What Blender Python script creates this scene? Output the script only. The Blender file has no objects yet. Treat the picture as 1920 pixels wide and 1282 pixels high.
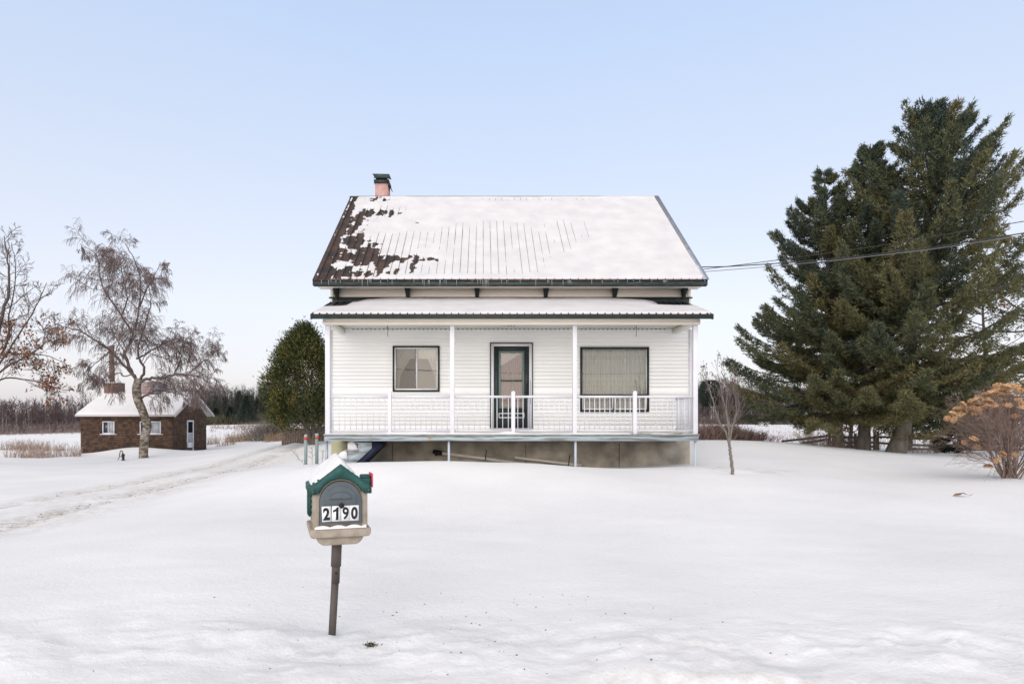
import bpy, math, random
import numpy as np
from mathutils import Vector, Matrix

# ------------------------------------------------------------------ camera, sky, sun, exposure
scene = bpy.context.scene
C = scene.collection
F, CX, HY, EYE = 1216.0, 905.0, 785.0, 1.6       # focal length in photo pixels, optical centre, eye height
cam_d = bpy.data.cameras.new('camera'); cam = bpy.data.objects.new('camera', cam_d); C.objects.link(cam)
cam_d.sensor_width = 36.0; cam_d.lens = F/1920*36
cam_d.shift_x = (960-CX)/1920; cam_d.shift_y = (HY-641)/1920
cam_d.clip_start = 0.05; cam_d.clip_end = 3000
cam.location = (0, 0, EYE); cam.rotation_euler = (math.radians(90), 0, 0)
scene.camera = cam

SUN_EL, SUN_AZ = 26.0, 192.0        # azimuth from +Y clockwise: behind the camera, to the left
world = bpy.data.worlds.new('World'); scene.world = world; world.use_nodes = True
wn = world.node_tree; wn.nodes.clear()
wo = wn.nodes.new('ShaderNodeOutputWorld')
sky = wn.nodes.new('ShaderNodeTexSky'); sky.sky_type = 'NISHITA'; sky.sun_disc = False
sky.sun_elevation = math.radians(SUN_EL); sky.sun_rotation = math.radians(SUN_AZ)
sky.air_density = 1.0; sky.dust_density = 2.0
b1 = wn.nodes.new('ShaderNodeBackground'); b1.inputs[1].default_value = 0.05
wn.links.new(sky.outputs[0], b1.inputs[0])
tc = wn.nodes.new('ShaderNodeTexCoord'); sx = wn.nodes.new('ShaderNodeSeparateXYZ')
wn.links.new(tc.outputs['Generated'], sx.inputs[0])
wnz = wn.nodes.new('ShaderNodeTexNoise'); wnz.inputs['Scale'].default_value = 1.6; wnz.inputs['Detail'].default_value = 2
wn.links.new(tc.outputs['Generated'], wnz.inputs['Vector'])
madd = wn.nodes.new('ShaderNodeMath'); madd.operation = 'MULTIPLY_ADD'
wn.links.new(wnz.outputs['Fac'], madd.inputs[0]); madd.inputs[1].default_value = 0.10
msub = wn.nodes.new('ShaderNodeMath'); msub.operation = 'SUBTRACT'; msub.inputs[1].default_value = 0.05
wn.links.new(sx.outputs['Z'], msub.inputs[0]); wn.links.new(msub.outputs[0], madd.inputs[2])
rp = wn.nodes.new('ShaderNodeValToRGB'); wn.links.new(madd.outputs[0], rp.inputs[0])
cr = rp.color_ramp
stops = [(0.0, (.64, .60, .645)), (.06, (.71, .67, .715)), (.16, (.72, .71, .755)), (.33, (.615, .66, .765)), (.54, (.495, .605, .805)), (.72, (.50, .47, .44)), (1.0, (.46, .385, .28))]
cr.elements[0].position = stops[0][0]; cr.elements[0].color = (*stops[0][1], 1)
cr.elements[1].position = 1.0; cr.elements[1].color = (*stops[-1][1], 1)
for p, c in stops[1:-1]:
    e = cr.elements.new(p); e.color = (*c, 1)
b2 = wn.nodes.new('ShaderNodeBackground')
# sky brightened behind the viewer, added as fill light on the porch front
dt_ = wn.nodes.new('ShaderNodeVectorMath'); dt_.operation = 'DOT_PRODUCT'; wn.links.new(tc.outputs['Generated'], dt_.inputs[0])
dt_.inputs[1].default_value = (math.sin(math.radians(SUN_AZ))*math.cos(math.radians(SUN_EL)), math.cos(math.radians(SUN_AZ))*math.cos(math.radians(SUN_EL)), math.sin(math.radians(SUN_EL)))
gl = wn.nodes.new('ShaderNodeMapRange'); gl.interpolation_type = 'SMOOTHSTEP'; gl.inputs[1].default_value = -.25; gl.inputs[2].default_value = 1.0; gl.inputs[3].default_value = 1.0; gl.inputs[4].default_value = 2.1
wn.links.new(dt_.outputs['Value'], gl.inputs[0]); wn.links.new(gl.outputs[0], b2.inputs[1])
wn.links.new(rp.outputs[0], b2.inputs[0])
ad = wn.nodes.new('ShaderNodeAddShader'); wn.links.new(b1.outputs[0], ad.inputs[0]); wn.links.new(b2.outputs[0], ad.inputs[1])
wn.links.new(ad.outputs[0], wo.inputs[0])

sd = bpy.data.lights.new('sun', 'SUN'); sd.energy = 1.15; sd.angle = math.radians(50); sd.color = (1.0, .91, .79)
so = bpy.data.objects.new('sun', sd); C.objects.link(so)
az, el = math.radians(SUN_AZ), math.radians(SUN_EL)
sdir = Vector((math.sin(az)*math.cos(el), math.cos(az)*math.cos(el), math.sin(el)))
so.rotation_euler = sdir.to_track_quat('Z', 'Y').to_euler(); so.location = (-8, -12, 14)
scene.view_settings.view_transform = 'Standard'; scene.view_settings.look = 'None'
scene.view_settings.exposure = 0.0; scene.view_settings.gamma = 1.0
scene.render.engine = 'CYCLES'

# ------------------------------------------------------------------ helpers
def fx(px, Y): return (px-CX)/F*Y
def fz(py, Y): return EYE-(py-HY)/F*Y
def P(px, py, Y): return Vector((fx(px, Y), Y, fz(py, Y)))

def mat(name, col, rough=.8, col2=None, scale=5.0, bump=0.0, bscale=40.0, attr=None, metallic=0.0, stretch=(1, 1, 1),
        thresh=None, spec=0.3, detail=6):
    m = bpy.data.materials.new(name); m.use_nodes = True; n = m.node_tree; b = n.nodes['Principled BSDF']
    b.inputs['Roughness'].default_value = rough; b.inputs['Metallic'].default_value = metallic
    b.inputs['Specular IOR Level'].default_value = spec
    b.inputs['Base Color'].default_value = (*col, 1)
    t = n.nodes.new('ShaderNodeTexCoord'); mp = n.nodes.new('ShaderNodeMapping'); mp.inputs['Scale'].default_value = stretch
    n.links.new(t.outputs['Object'], mp.inputs[0])
    if col2 is not None:
        r = n.nodes.new('ShaderNodeValToRGB'); r.color_ramp.elements[0].color = (*col, 1); r.color_ramp.elements[1].color = (*col2, 1)
        if attr:
            a = n.nodes.new('ShaderNodeAttribute'); a.attribute_name = attr; n.links.new(a.outputs['Fac'], r.inputs[0])
        else:
            z = n.nodes.new('ShaderNodeTexNoise'); z.inputs['Scale'].default_value = scale; z.inputs['Detail'].default_value = detail
            n.links.new(mp.outputs[0], z.inputs['Vector']); n.links.new(z.outputs['Fac'], r.inputs[0])
            lo, hi = thresh if thresh else (.3, .7)
            r.color_ramp.elements[0].position = lo; r.color_ramp.elements[1].position = hi
        n.links.new(r.outputs[0], b.inputs['Base Color'])
    if bump:
        z = n.nodes.new('ShaderNodeTexNoise'); z.inputs['Scale'].default_value = bscale; z.inputs['Detail'].default_value = 5
        n.links.new(mp.outputs[0], z.inputs['Vector'])
        bp = n.nodes.new('ShaderNodeBump'); bp.inputs['Strength'].default_value = bump; bp.inputs['Distance'].default_value = .02
        n.links.new(z.outputs['Fac'], bp.inputs['Height']); n.links.new(bp.outputs[0], b.inputs['Normal'])
    return m

def foliage(name, cols, rough=.75, transl=.0):
    m = bpy.data.materials.new(name); m.use_nodes = True; n = m.node_tree; b = n.nodes['Principled BSDF']
    b.inputs['Roughness'].default_value = rough; b.inputs['Specular IOR Level'].default_value = .15
    a = n.nodes.new('ShaderNodeAttribute'); a.attribute_name = 'tint'
    r = n.nodes.new('ShaderNodeValToRGB'); n.links.new(a.outputs['Fac'], r.inputs[0])
    r.color_ramp.elements[0].color = (*cols[0], 1); r.color_ramp.elements[1].color = (*cols[-1], 1)
    for i, c in enumerate(cols[1:-1]):
        e = r.color_ramp.elements.new((i+1)/(len(cols)-1)); e.color = (*c, 1)
    n.links.new(r.outputs[0], b.inputs['Base Color'])
    return m

def tag(o, label=None, cat=None, group=None, kind=None):
    if label: o['label'] = label
    if cat: o['category'] = cat
    if group: o['group'] = group
    if kind: o['kind'] = kind
    return o

def thing(name, loc, label, cat, group=None, rotz=0):
    o = bpy.data.objects.new(name, None); C.objects.link(o); o.location = loc; o.rotation_euler = (0, 0, rotz)
    o.empty_display_size = .2
    return tag(o, label, cat, group)

def root_loc(p):
    while p.parent: p = p.parent
    return np.array(p.location)

def np_mesh(name, V, Fc, material, parent=None, tint=None, smooth=False, origin=None, local=False, sizes=None):
    """V (n,3) world coordinates; Fc (m,k) or flat list with sizes. Children of a thing are stored relative to its root."""
    V = np.asarray(V, dtype=np.float64).reshape(-1, 3)
    if parent is not None and not local: V = V-root_loc(parent)
    elif origin is not None: V = V-np.array(origin)
    me = bpy.data.meshes.new(name)
    if sizes is None:
        Fc = np.asarray(Fc, dtype=np.int32); m, k = Fc.shape; flat = Fc.ravel(); starts = np.arange(m, dtype=np.int32)*k
    else:
        flat = np.asarray(Fc, dtype=np.int32); sizes = np.asarray(sizes, dtype=np.int32); m = len(sizes)
        starts = np.concatenate([[0], np.cumsum(sizes)[:-1]]).astype(np.int32)
    me.vertices.add(len(V)); me.vertices.foreach_set('co', V.astype(np.float32).ravel())
    me.loops.add(len(flat)); me.loops.foreach_set('vertex_index', flat)
    me.polygons.add(m); me.polygons.foreach_set('loop_start', starts)
    if tint is not None:
        a = me.attributes.new('tint', 'FLOAT', 'POINT'); a.data.foreach_set('value', np.asarray(tint, dtype=np.float32))
    me.update(calc_edges=True); me.validate()
    if smooth: me.polygons.foreach_set('use_smooth', np.ones(len(me.polygons), dtype=bool))
    me.materials.append(material)
    o = bpy.data.objects.new(name, me); C.objects.link(o)
    if parent is not None: o.parent = parent
    elif origin is not None: o.location = origin
    return o

class MB:
    def __init__(s): s.v = []; s.f = []; s.sz = []
    def add(s, vs, fs):
        b = len(s.v); s.v.extend([tuple(v) for v in vs])
        for f in fs: s.f.extend([b+i for i in f]); s.sz.append(len(f))
        return s
    def box(s, x0, x1, y0, y1, z0, z1):
        vs = [(x0, y0, z0), (x1, y0, z0), (x1, y1, z0), (x0, y1, z0), (x0, y0, z1), (x1, y0, z1), (x1, y1, z1), (x0, y1, z1)]
        return s.add(vs, [(0, 3, 2, 1), (4, 5, 6, 7), (0, 1, 5, 4), (1, 2, 6, 5), (2, 3, 7, 6), (3, 0, 4, 7)])
    def frame(s, x0, x1, z0, z1, y0, y1, w, wt=None, wb=None):
        wt = wt or w; wb = wb or w
        s.box(x0, x0+w, y0, y1, z0, z1); s.box(x1-w, x1, y0, y1, z0, z1)
        s.box(x0+w, x1-w, y0, y1, z1-wt, z1); return s.box(x0+w, x1-w, y0, y1, z0, z0+wb)
    def prism(s, pts, d0, d1, axis='y'):
        """pts: 2D outline; axis y: (x,z) ; axis x: (y,z); axis z: (x,y)"""
        n = len(pts)
        f = {'y': lambda a, b, d: (a, d, b), 'x': lambda a, b, d: (d, a, b), 'z': lambda a, b, d: (a, b, d)}[axis]
        vs = [f(a, b, d0) for a, b in pts]+[f(a, b, d1) for a, b in pts]
        return s.add(vs, [tuple(range(n))[::-1], tuple(range(n, 2*n))]+[(i, (i+1) % n, n+(i+1) % n, n+i) for i in range(n)])
    def tube(s, pts, radii, k=8, caps=True):
        pts = [Vector(p) for p in pts]
        if not hasattr(radii, '__len__'): radii = [radii]*len(pts)
        vs = []
        t0 = (pts[1]-pts[0]).normalized(); ref = Vector((0, 0, 1)) if abs(t0.z) < .9 else Vector((1, 0, 0))
        u = t0.cross(ref).normalized()
        for i, p in enumerate(pts):
            t = (pts[min(i+1, len(pts)-1)]-pts[max(i-1, 0)]).normalized()
            u = (u-t*u.dot(t)).normalized(); w = t.cross(u)
            for j in range(k):
                a = 2*math.pi*j/k; vs.append(p+(u*math.cos(a)+w*math.sin(a))*radii[i])
        fs = [(i*k+j, i*k+(j+1) % k, (i+1)*k+(j+1) % k, (i+1)*k+j) for i in range(len(pts)-1) for j in range(k)]
        if caps: fs += [tuple(range(k))[::-1], tuple(range((len(pts)-1)*k, len(pts)*k))]
        return s.add(vs, fs)
    def build(s, name, material, parent=None, smooth=False, origin=None, local=False, bevel=0):
        o = np_mesh(name, s.v, s.f, material, parent, smooth=smooth, origin=origin, local=local, sizes=s.sz)
        if bevel:
            b = o.modifiers.new('bevel', 'BEVEL'); b.width = bevel; b.segments = 2; b.limit_method = 'ANGLE'
        return o

def _build_each(s, name, material, parent=None, **kw):
    # one object per connected piece
    par = list(range(len(s.v)))
    def find(a):
        while par[a] != a: par[a] = par[par[a]]; a = par[a]
        return a
    i = 0; faces = []
    for n_ in s.sz: faces.append(s.f[i:i+n_]); i += n_
    for f in faces:
        for q in f[1:]: par[find(q)] = find(f[0])
    groups = {}
    for f in faces: groups.setdefault(find(f[0]), []).append(f)
    res = []
    for g_ in groups.values():
        ids = sorted({q for f in g_ for q in f}); mp_ = {q: k for k, q in enumerate(ids)}
        m_ = MB(); m_.add([s.v[q] for q in ids], [[mp_[q] for q in f] for f in g_]); res.append(m_.build(name, material, parent, **kw))
    return res
MB.each = _build_each

def hash2(ix, iy, seed):
    h = (ix.astype(np.int64)*374761393+iy.astype(np.int64)*668265263+seed*144665) & 0x7fffffff
    h = (h ^ (h >> 13))*1274126177 & 0x7fffffff
    return ((h ^ (h >> 16)) & 0xffff)/65535.0
def vnoise(x, y, seed=0):
    x = np.asarray(x, float); y = np.asarray(y, float)
    ix = np.floor(x); iy = np.floor(y); tx = x-ix; ty = y-iy
    tx = tx*tx*(3-2*tx); ty = ty*ty*(3-2*ty)
    a = hash2(ix, iy, seed); b = hash2(ix+1, iy, seed); c = hash2(ix, iy+1, seed); d = hash2(ix+1, iy+1, seed)
    return (a*(1-tx)+b*tx)*(1-ty)+(c*(1-tx)+d*tx)*ty
def fbm(x, y, o=4, seed=0):
    s = 0; amp = .5; tot = 0
    for i in range(o):
        s = s+amp*vnoise(x*2**i, y*2**i, seed+i*17); tot += amp; amp *= .5
    return s/tot          # 0..1, mean .5
def sstep(a, b, x):
    t = np.clip((x-a)/(b-a), 0, 1); return t*t*(3-2*t)

def tubes_np(polys, k=3):
    """polys: list of (pts (n,3) array, radii (n,)); returns V, F(quads)"""
    Vs = []; Fs = []; base = 0
    ang = np.arange(k)*2*np.pi/k; ca = np.cos(ang); sa = np.sin(ang)
    for pts, rad in polys:
        n = len(pts); t = np.gradient(pts, axis=0); t /= np.linalg.norm(t, axis=1)[:, None]+1e-9
        ref = np.array([.13, .21, 1.0]) if abs(t[0, 2]) < .9 else np.array([1.0, .1, .05])
        u = np.cross(t, ref); u /= np.linalg.norm(u, axis=1)[:, None]+1e-9; w = np.cross(t, u)
        ring = pts[:, None, :]+rad[:, None, None]*(u[:, None, :]*ca[None, :, None]+w[:, None, :]*sa[None, :, None])
        Vs.append(ring.reshape(-1, 3))
        i = np.arange(n-1)[:, None]*k; j = np.arange(k)[None, :]; j2 = (j+1) % k
        Fs.append((np.stack([i+j, i+j2, i+k+j2, i+k+j], -1).reshape(-1, 4))+base); base += n*k
    return np.concatenate(Vs), np.concatenate(Fs)

def tris(p, d, length, width, rng):
    """one thin triangle per row from p along d"""
    n = len(p); r = rng.normal(size=(n, 3)); s = np.cross(d, r); s /= np.linalg.norm(s, axis=1)[:, None]+1e-9
    s *= (width/2)[:, None]
    V = np.stack([p-s, p+s, p+d*length[:, None]], 1).reshape(-1, 3)
    return V, np.arange(3*n).reshape(-1, 3)
def nrm(a): return a/(np.linalg.norm(a, axis=-1, keepdims=True)+1e-9)

# ------------------------------------------------------------------ terrain
cp = []
def c3(x, y, z): cp.append((x, y, z))
def cpx(px, py, Y): cp.append((fx(px, Y), Y, fz(py, Y)))
for x in (-9, -3, 3, 9): c3(x, -2, .0)
for x in (-6, -2, 2, 6): c3(x, 3.0, .17)
c3(-.98, 4.3, .205)
for x in (-6, -3, 2, 5): c3(x, 5, .19 if x > -5 else .08)
cpx(300, 1000, 8); c3(-1, 8, .2); c3(3, 8, .22); c3(7, 8, .22)
c3(-2.5, 11, .24); c3(0, 11.5, .42); c3(3.9, 11.5, .41); c3(8, 12, .36)
cpx(600, 876, 13.4); cpx(680, 869, 13.3); cpx(850, 864, 13.5); cpx(1000, 868, 13.6); cpx(1150, 877, 13.8); cpx(1300, 874, 14.2); cpx(1373, 884, 13.0)
c3(-2.4, 15.6, .50); c3(0, 15.6, .5); c3(2.5, 15.6, .42); c3(4.6, 15.6, .47); c3(0, 20, .55); c3(3, 24, .6)
cpx(560, 872, 16.5); cpx(573, 872, 18); cpx(540, 845, 26); cpx(585, 834, 30); cpx(600, 826, 34)
cpx(1320, 828, 22); cpx(1470, 831, 22); cpx(1573, 842, 21); cpx(1676, 852, 20); cpx(1860, 866, 18.5); cpx(1960, 870, 18.3)
c3(12.6, 26, .62); c3(17, 26.5, .28); c3(21, 26, .26); c3(27, 26, .3); c3(8, 30, .6); c3(15, 60, .35); c3(40, 60, .3); c3(40, 30, .3)
cpx(1400, 797, 110); cpx(1700, 797, 110); cpx(1400, 794, 200); cpx(1900, 795, 200)
cpx(1890, 896, 13); c3(8.0, 14.5, .40); cpx(1450, 880, 14.5); cpx(1750, 890, 14.5)
cpx(0, 992, 10); cpx(0, 950, 12.4); cpx(340, 905, 16); cpx(300, 893, 18.4); cpx(480, 870, 22); cpx(269, 858, 31); cpx(228, 863, 30)
cpx(323, 847, 34.8); cpx(152, 850, 34.9); cpx(386, 842, 39.5); cpx(450, 833, 41); cpx(0, 868, 25); c3(-16, 14, -.15)
cpx(480, 806, 62); cpx(480, 797, 85); cpx(480, 793, 200); cpx(80, 824, 50); cpx(80, 817, 62); cpx(80, 813, 85); cpx(80, 808, 130); cpx(-200, 820, 60)
cpx(150, 800, 220); cpx(900, 793, 90); cpx(900, 792, 200); c3(0, 50, .5)
for Y, z in ((5, 0), (20, .1), (60, .1), (200, .0)):
    for a in (-1.5, 1.5): c3(a*(Y+4), Y, z)
for a in (-1.4, -.7, 0, .7, 1.4): c3(a*500, 500, -.6)
cp = np.array(cp)
def warp(x, y):
    yc = np.clip(y, -2, 520); b = np.log(yc+4); a = np.clip(x/(yc+4), -1.5, 1.5); return a*1.3, b
def _k(r2): return np.where(r2 > 1e-12, .5*r2*np.log(r2+1e-12), 0)
_wa, _wb = warp(cp[:, 0], cp[:, 1]); _n = len(cp)
_K = _k((_wa[:, None]-_wa[None])**2+(_wb[:, None]-_wb[None])**2)+np.eye(_n)*2e-4
_Pm = np.stack([np.ones(_n), _wa, _wb], 1)
_A = np.block([[_K, _Pm], [_Pm.T, np.zeros((3, 3))]])
_sol = np.linalg.solve(_A, np.concatenate([cp[:, 2], np.zeros(3)]))
def tz0(x, y):
    x = np.atleast_1d(np.asarray(x, float)); y = np.atleast_1d(np.asarray(y, float))
    sh = x.shape; x = x.ravel(); y = y.ravel(); out = np.empty(len(x))
    for i in range(0, len(x), 20000):
        a, b = warp(x[i:i+20000], y[i:i+20000])
        k = _k((a[:, None]-_wa[None])**2+(b[:, None]-_wb[None])**2)
        out[i:i+20000] = k@_sol[:_n]+_sol[_n]+_sol[_n+1]*a+_sol[_n+2]*b
    return out.reshape(sh)
def track_dist(x, y):
    """signed distances to the two wheel tracks of the drive"""
    lower = np.array([(fx(-700, 7.0), 7.0), (fx(0, 10), 10), (fx(340, 16), 16), (fx(480, 22), 22), (fx(545, 27), 27), (fx(590, 40), 40)])
    upper = np.array([(fx(-700, 9.0), 9.0), (fx(0, 12.4), 12.4), (fx(300, 18.4), 18.4), (fx(430, 24), 24), (fx(520, 30.5), 30.5), (fx(570, 42), 42)])
    res = []
    for L in (lower, upper):
        d = np.full(x.shape, 1e9)
        for a, b in zip(L[:-1], L[1:]):
            ab = b-a; t = np.clip(((x-a[0])*ab[0]+(y-a[1])*ab[1])/(ab@ab), 0, 1)
            d = np.minimum(d, np.hypot(x-a[0]-t*ab[0], y-a[1]-t*ab[1]))
        res.append(d)
    return res
def detail(x, y):
    near = np.exp(-np.maximum(y-4, 0)/14)
    z = (fbm(x*.35, y*.35, 3, 5)-.5)*.07*(.35+near*.65)+(fbm(x*1.1+9, y*1.3, 3, 8)-.5)*.035*near
    # ploughed roadside bank with lumps, then the cut step down to the road
    bank = np.exp(-((y-4.0)/.55)**2)
    z = z+bank*((fbm(x*2.2, y*2.6, 4, 21)-.5)*.13+.01)
    edge = 3.50+.10*np.sin(x*.9+1)+.14*(fbm(x*1.3, x*0+3, 3, 33)-.5)
    z = z-(1-sstep(edge-.16, edge+.02, y))*(.035+.03*fbm(x*3, y*3, 3, 40))*sstep(.2, 1.2, x+.0*y)
    z = z+(fbm(x*9, y*9, 3, 50)-.5)*.012*np.exp(-np.maximum(y-3, 0)/2.0)
    # crumbs and clods thrown up by the plough
    z = z+.022*sstep(.60, .80, fbm(x*6, y*7, 3, 52))*np.exp(-((y-4.05)/.5)**2)+.016*sstep(.62, .80, fbm(x*17, y*17, 2, 54))*np.exp(-((y-3.9)/.55)**2)
    # wind ripples on the lawn
    z = z+.010*(fbm(x*.9+y*.5, y*3.2, 3, 56)-.5)*np.exp(-np.maximum(y-5, 0)/9)
    # wheel tracks
    d1, d2 = track_dist(x, y)
    for d in (d1, d2): z = z-.045*np.exp(-(d/.32)**2)+.02*np.exp(-((d-.6)/.2)**2)
    drive = np.exp(-(np.minimum(d1, d2)/.5)**2)
    z = z+drive*(fbm(x*4, y*4, 3, 60)-.5)*.05
    # snow drift heaped against the cabin
    bx, by = x+18.3, y-34.1
    z = z+.36*np.exp(-(bx/2.0)**2-(by/.9)**2)
    # wind scour round the young tree
    z = z-.05*np.exp(-((x-5.0)/.35)**2-((y-13.0)/.3)**2)
    return z
_mb = (-.97, 4.3); _mc = .178-float((tz0(*_mb)+detail(np.array([_mb[0]]), np.array([_mb[1]])))[0])
_det = detail
def detail(x, y): return _det(x, y)+_mc*np.exp(-((x-_mb[0])/.42)**2-((y-_mb[1])/.42)**2)-.02*np.exp(-((x-_mb[0])/.07)**2-((y-_mb[1])/.07)**2)
def tz(x, y):
    x = np.atleast_1d(np.asarray(x, float)); y = np.atleast_1d(np.asarray(y, float))
    r = tz0(x, y)+detail(x, y); return r if r.size > 1 else float(r.ravel()[0])

def axis_vals():
    ys = [-25, -15, -8, -4, -1, 1, 2]
    y = 2.4
    while y < 520: ys.append(y); y += max(.035, (y-2.4)*.011) if y < 60 else y*.03
    ys += [560, 700, 900, 1300]
    xs = [0]; x = 0
    while x < 620: x += max(.05, x*.012) if x < 30 else x*.03; xs.append(x)
    xs += [900, 1500]
    return np.array(sorted([-a for a in xs[1:]]+xs)), np.array(ys)
gx, gy = axis_vals(); GX, GY = np.meshgrid(gx, gy)
GZ = tz0(GX, GY)+detail(GX, GY)
d1, d2 = track_dist(GX, GY)
edge_ = 3.50+.10*np.sin(GX*.9+1)+.14*(fbm(GX*1.3, GX*0+3, 3, 33)-.5)
streak = fbm(GX*1.6+GY*.5, GY*1.6, 4, 71)
dirt = (np.exp(-(d1/.42)**2)*.95+np.exp(-(d2/.38)**2)*.75+.35*np.exp(-((d1-.9)/.5)**2))*sstep(.18, .46, streak)
dirt = dirt+.60*np.exp(-(((GX-5.6)/1.6)**2+((GY-13.9)/.8)**2))*sstep(.5, .66, fbm(GX*2.5, GY*1.2, 4, 91))
dirt = dirt+.30*np.exp(-((GY-edge_+.05)/.14)**2)*sstep(.2, 1.2, GX)+.12*(GY < edge_)
dirt = dirt+.22*np.exp(-((GY-4.0)/.5)**2)*sstep(.52, .72, fbm(GX*3, GY*3, 4, 95))*np.exp(-((GX-.8)/2.2)**2)
nx, ny = len(gx), len(gy)
ii = (np.arange(ny-1)[:, None]*nx+np.arange(nx-1)[None]).ravel()
GF = np.stack([ii, ii+1, ii+1+nx, ii+nx], 1)
def snow_material():
    m = bpy.data.materials.new('snow_ground'); m.use_nodes = True; n = m.node_tree; b = n.nodes['Principled BSDF']
    b.inputs['Roughness'].default_value = .65; b.inputs['Specular IOR Level'].default_value = .2
    t = n.nodes.new('ShaderNodeTexCoord')
    a = n.nodes.new('ShaderNodeAttribute'); a.attribute_name = 'tint'
    z = n.nodes.new('ShaderNodeTexNoise'); z.inputs['Scale'].default_value = 7; z.inputs['Detail'].default_value = 8; z.inputs['Roughness'].default_value = .7
    n.links.new(t.outputs['Object'], z.inputs['Vector'])
    r = n.nodes.new('ShaderNodeMapRange'); r.inputs[1].default_value = .38; r.inputs[2].default_value = .62; n.links.new(z.outputs['Fac'], r.inputs[0])
    mu = n.nodes.new('ShaderNodeMath'); mu.operation = 'MULTIPLY'; n.links.new(a.outputs['Fac'], mu.inputs[0]); n.links.new(r.outputs[0], mu.inputs[1]); mu.use_clamp = True
    # large faint cleanliness variation of the snow itself
    z2 = n.nodes.new('ShaderNodeTexNoise'); z2.inputs['Scale'].default_value = .5; z2.inputs['Detail'].default_value = 4
    n.links.new(t.outputs['Object'], z2.inputs['Vector'])
    r2 = n.nodes.new('ShaderNodeValToRGB'); r2.color_ramp.elements[0].position = .35; r2.color_ramp.elements[1].position = .65
    r2.color_ramp.elements[0].color = (.77, .768, .78, 1); r2.color_ramp.elements[1].color = (.83, .826, .83, 1); n.links.new(z2.outputs['Fac'], r2.inputs[0])
    mx = n.nodes.new('ShaderNodeMix'); mx.data_type = 'RGBA'; n.links.new(mu.outputs[0], mx.inputs[0])
    n.links.new(r2.outputs[0], mx.inputs[6]); mx.inputs[7].default_value = (.42, .37, .31, 1)
    n.links.new(mx.outputs[2], b.inputs['Base Color'])
    bz = n.nodes.new('ShaderNodeTexNoise'); bz.inputs['Scale'].default_value = 22; bz.inputs['Detail'].default_value = 8; bz.inputs['Roughness'].default_value = .65
    n.links.new(t.outputs['Object'], bz.inputs['Vector'])
    bp = n.nodes.new('ShaderNodeBump'); bp.inputs['Strength'].default_value = .55; bp.inputs['Distance'].default_value = .02
    n.links.new(bz.outputs['Fac'], bp.inputs['Height']); n.links.new(bp.outputs[0], b.inputs['Normal'])
    return m
M_snowg = snow_material()

ground = np_mesh('snowy_ground', np.stack([GX, GY, GZ], -1).reshape(-1, 3), GF, M_snowg, tint=np.clip(dirt, 0, 1).ravel(), smooth=True)
tag(ground, kind='structure')

# ------------------------------------------------------------------ materials
M_snow = mat('snow', (.76, .75, .755), .7, (.71, .70, .705), 3, bump=.3, bscale=30, spec=.2)
M_rsnow = mat('thin_roof_snow', (.645, .635, .64), .75, (.55, .54, .55), 2.2, bump=.3, bscale=30, spec=.1, thresh=(.3, .75))
M_siding = mat('vinyl_siding', (.83, .83, .805), .5, (.775, .775, .75), 1.2, stretch=(.5, 1, 2.5))
M_trim = mat('white_trim', (.67, .67, .70), .45, (.60, .60, .63), 3)
M_beige = mat('beige_board', (.84, .78, .69), .6, (.88, .82, .74), 1.5, stretch=(.6, 1, 3))
M_soffit = mat('soffit_board', (.78, .77, .70), .6, (.70, .69, .60), 1.0)
M_green = mat('dark_green_paint', (.014, .021, .020), .5, (.030, .038, .036), 6, spec=.35)
M_fascia = mat('weathered_fascia', (.028, .040, .040), .55, (.10, .115, .11), 14, thresh=(.5, .75), stretch=(.4, 1, 4))
M_metal = mat('rusty_roof_metal', (.034, .029, .027), .6, (.085, .050, .038), 2.2, metallic=.0, thresh=(.4, .62), bump=.3, bscale=20)
M_rib = mat('roof_rib_metal', (.03, .034, .034), .5, (.075, .06, .052), 3)
M_flash = mat('galvanised_flashing', (.33, .36, .41), .4, (.22, .24, .27), 6, metallic=.5)
M_brick = mat('pink_painted_brick', (.46, .27, .24), .85, (.55, .36, .32), 6, bump=.5, bscale=30)
M_conc = mat('grey_concrete', (.22, .20, .165), .9, (.45, .40, .32), 2.6, bump=.4, bscale=18, thresh=(.32, .68))
M_conc2 = mat('lit_olive_concrete', (.36, .35, .22), .9, (.45, .43, .29), 3, bump=.4, bscale=18)  # olive concrete, with the lit left end's lighter tone put into the colour
M_deck = mat('peeling_blue_paint', (.40, .46, .49), .7, (.20, .21, .20), 6, thresh=(.49, .60), stretch=(.25, 1, 3.5), detail=9)
M_deckedge = mat('bare_deck_edge', (.20, .20, .17), .8, (.36, .38, .38), 9, stretch=(.5, 1, 1))
M_dnavy = mat('dark_blue_paint', (.018, .022, .045), .5)
M_black = mat('black_plastic', (.008, .008, .009), .45)
M_pvc = mat('old_white_pipe', (.55, .50, .42), .55, (.62, .58, .50), 5)
M_room = mat('room_wall', (.20, .19, .175), .9)
M_teal = mat('pale_teal_paint', (.125, .18, .165), .5)
M_brass = mat('brass_tieback', (.45, .25, .06), .4)
M_alu = mat('white_sash', (.72, .72, .72), .4)
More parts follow.
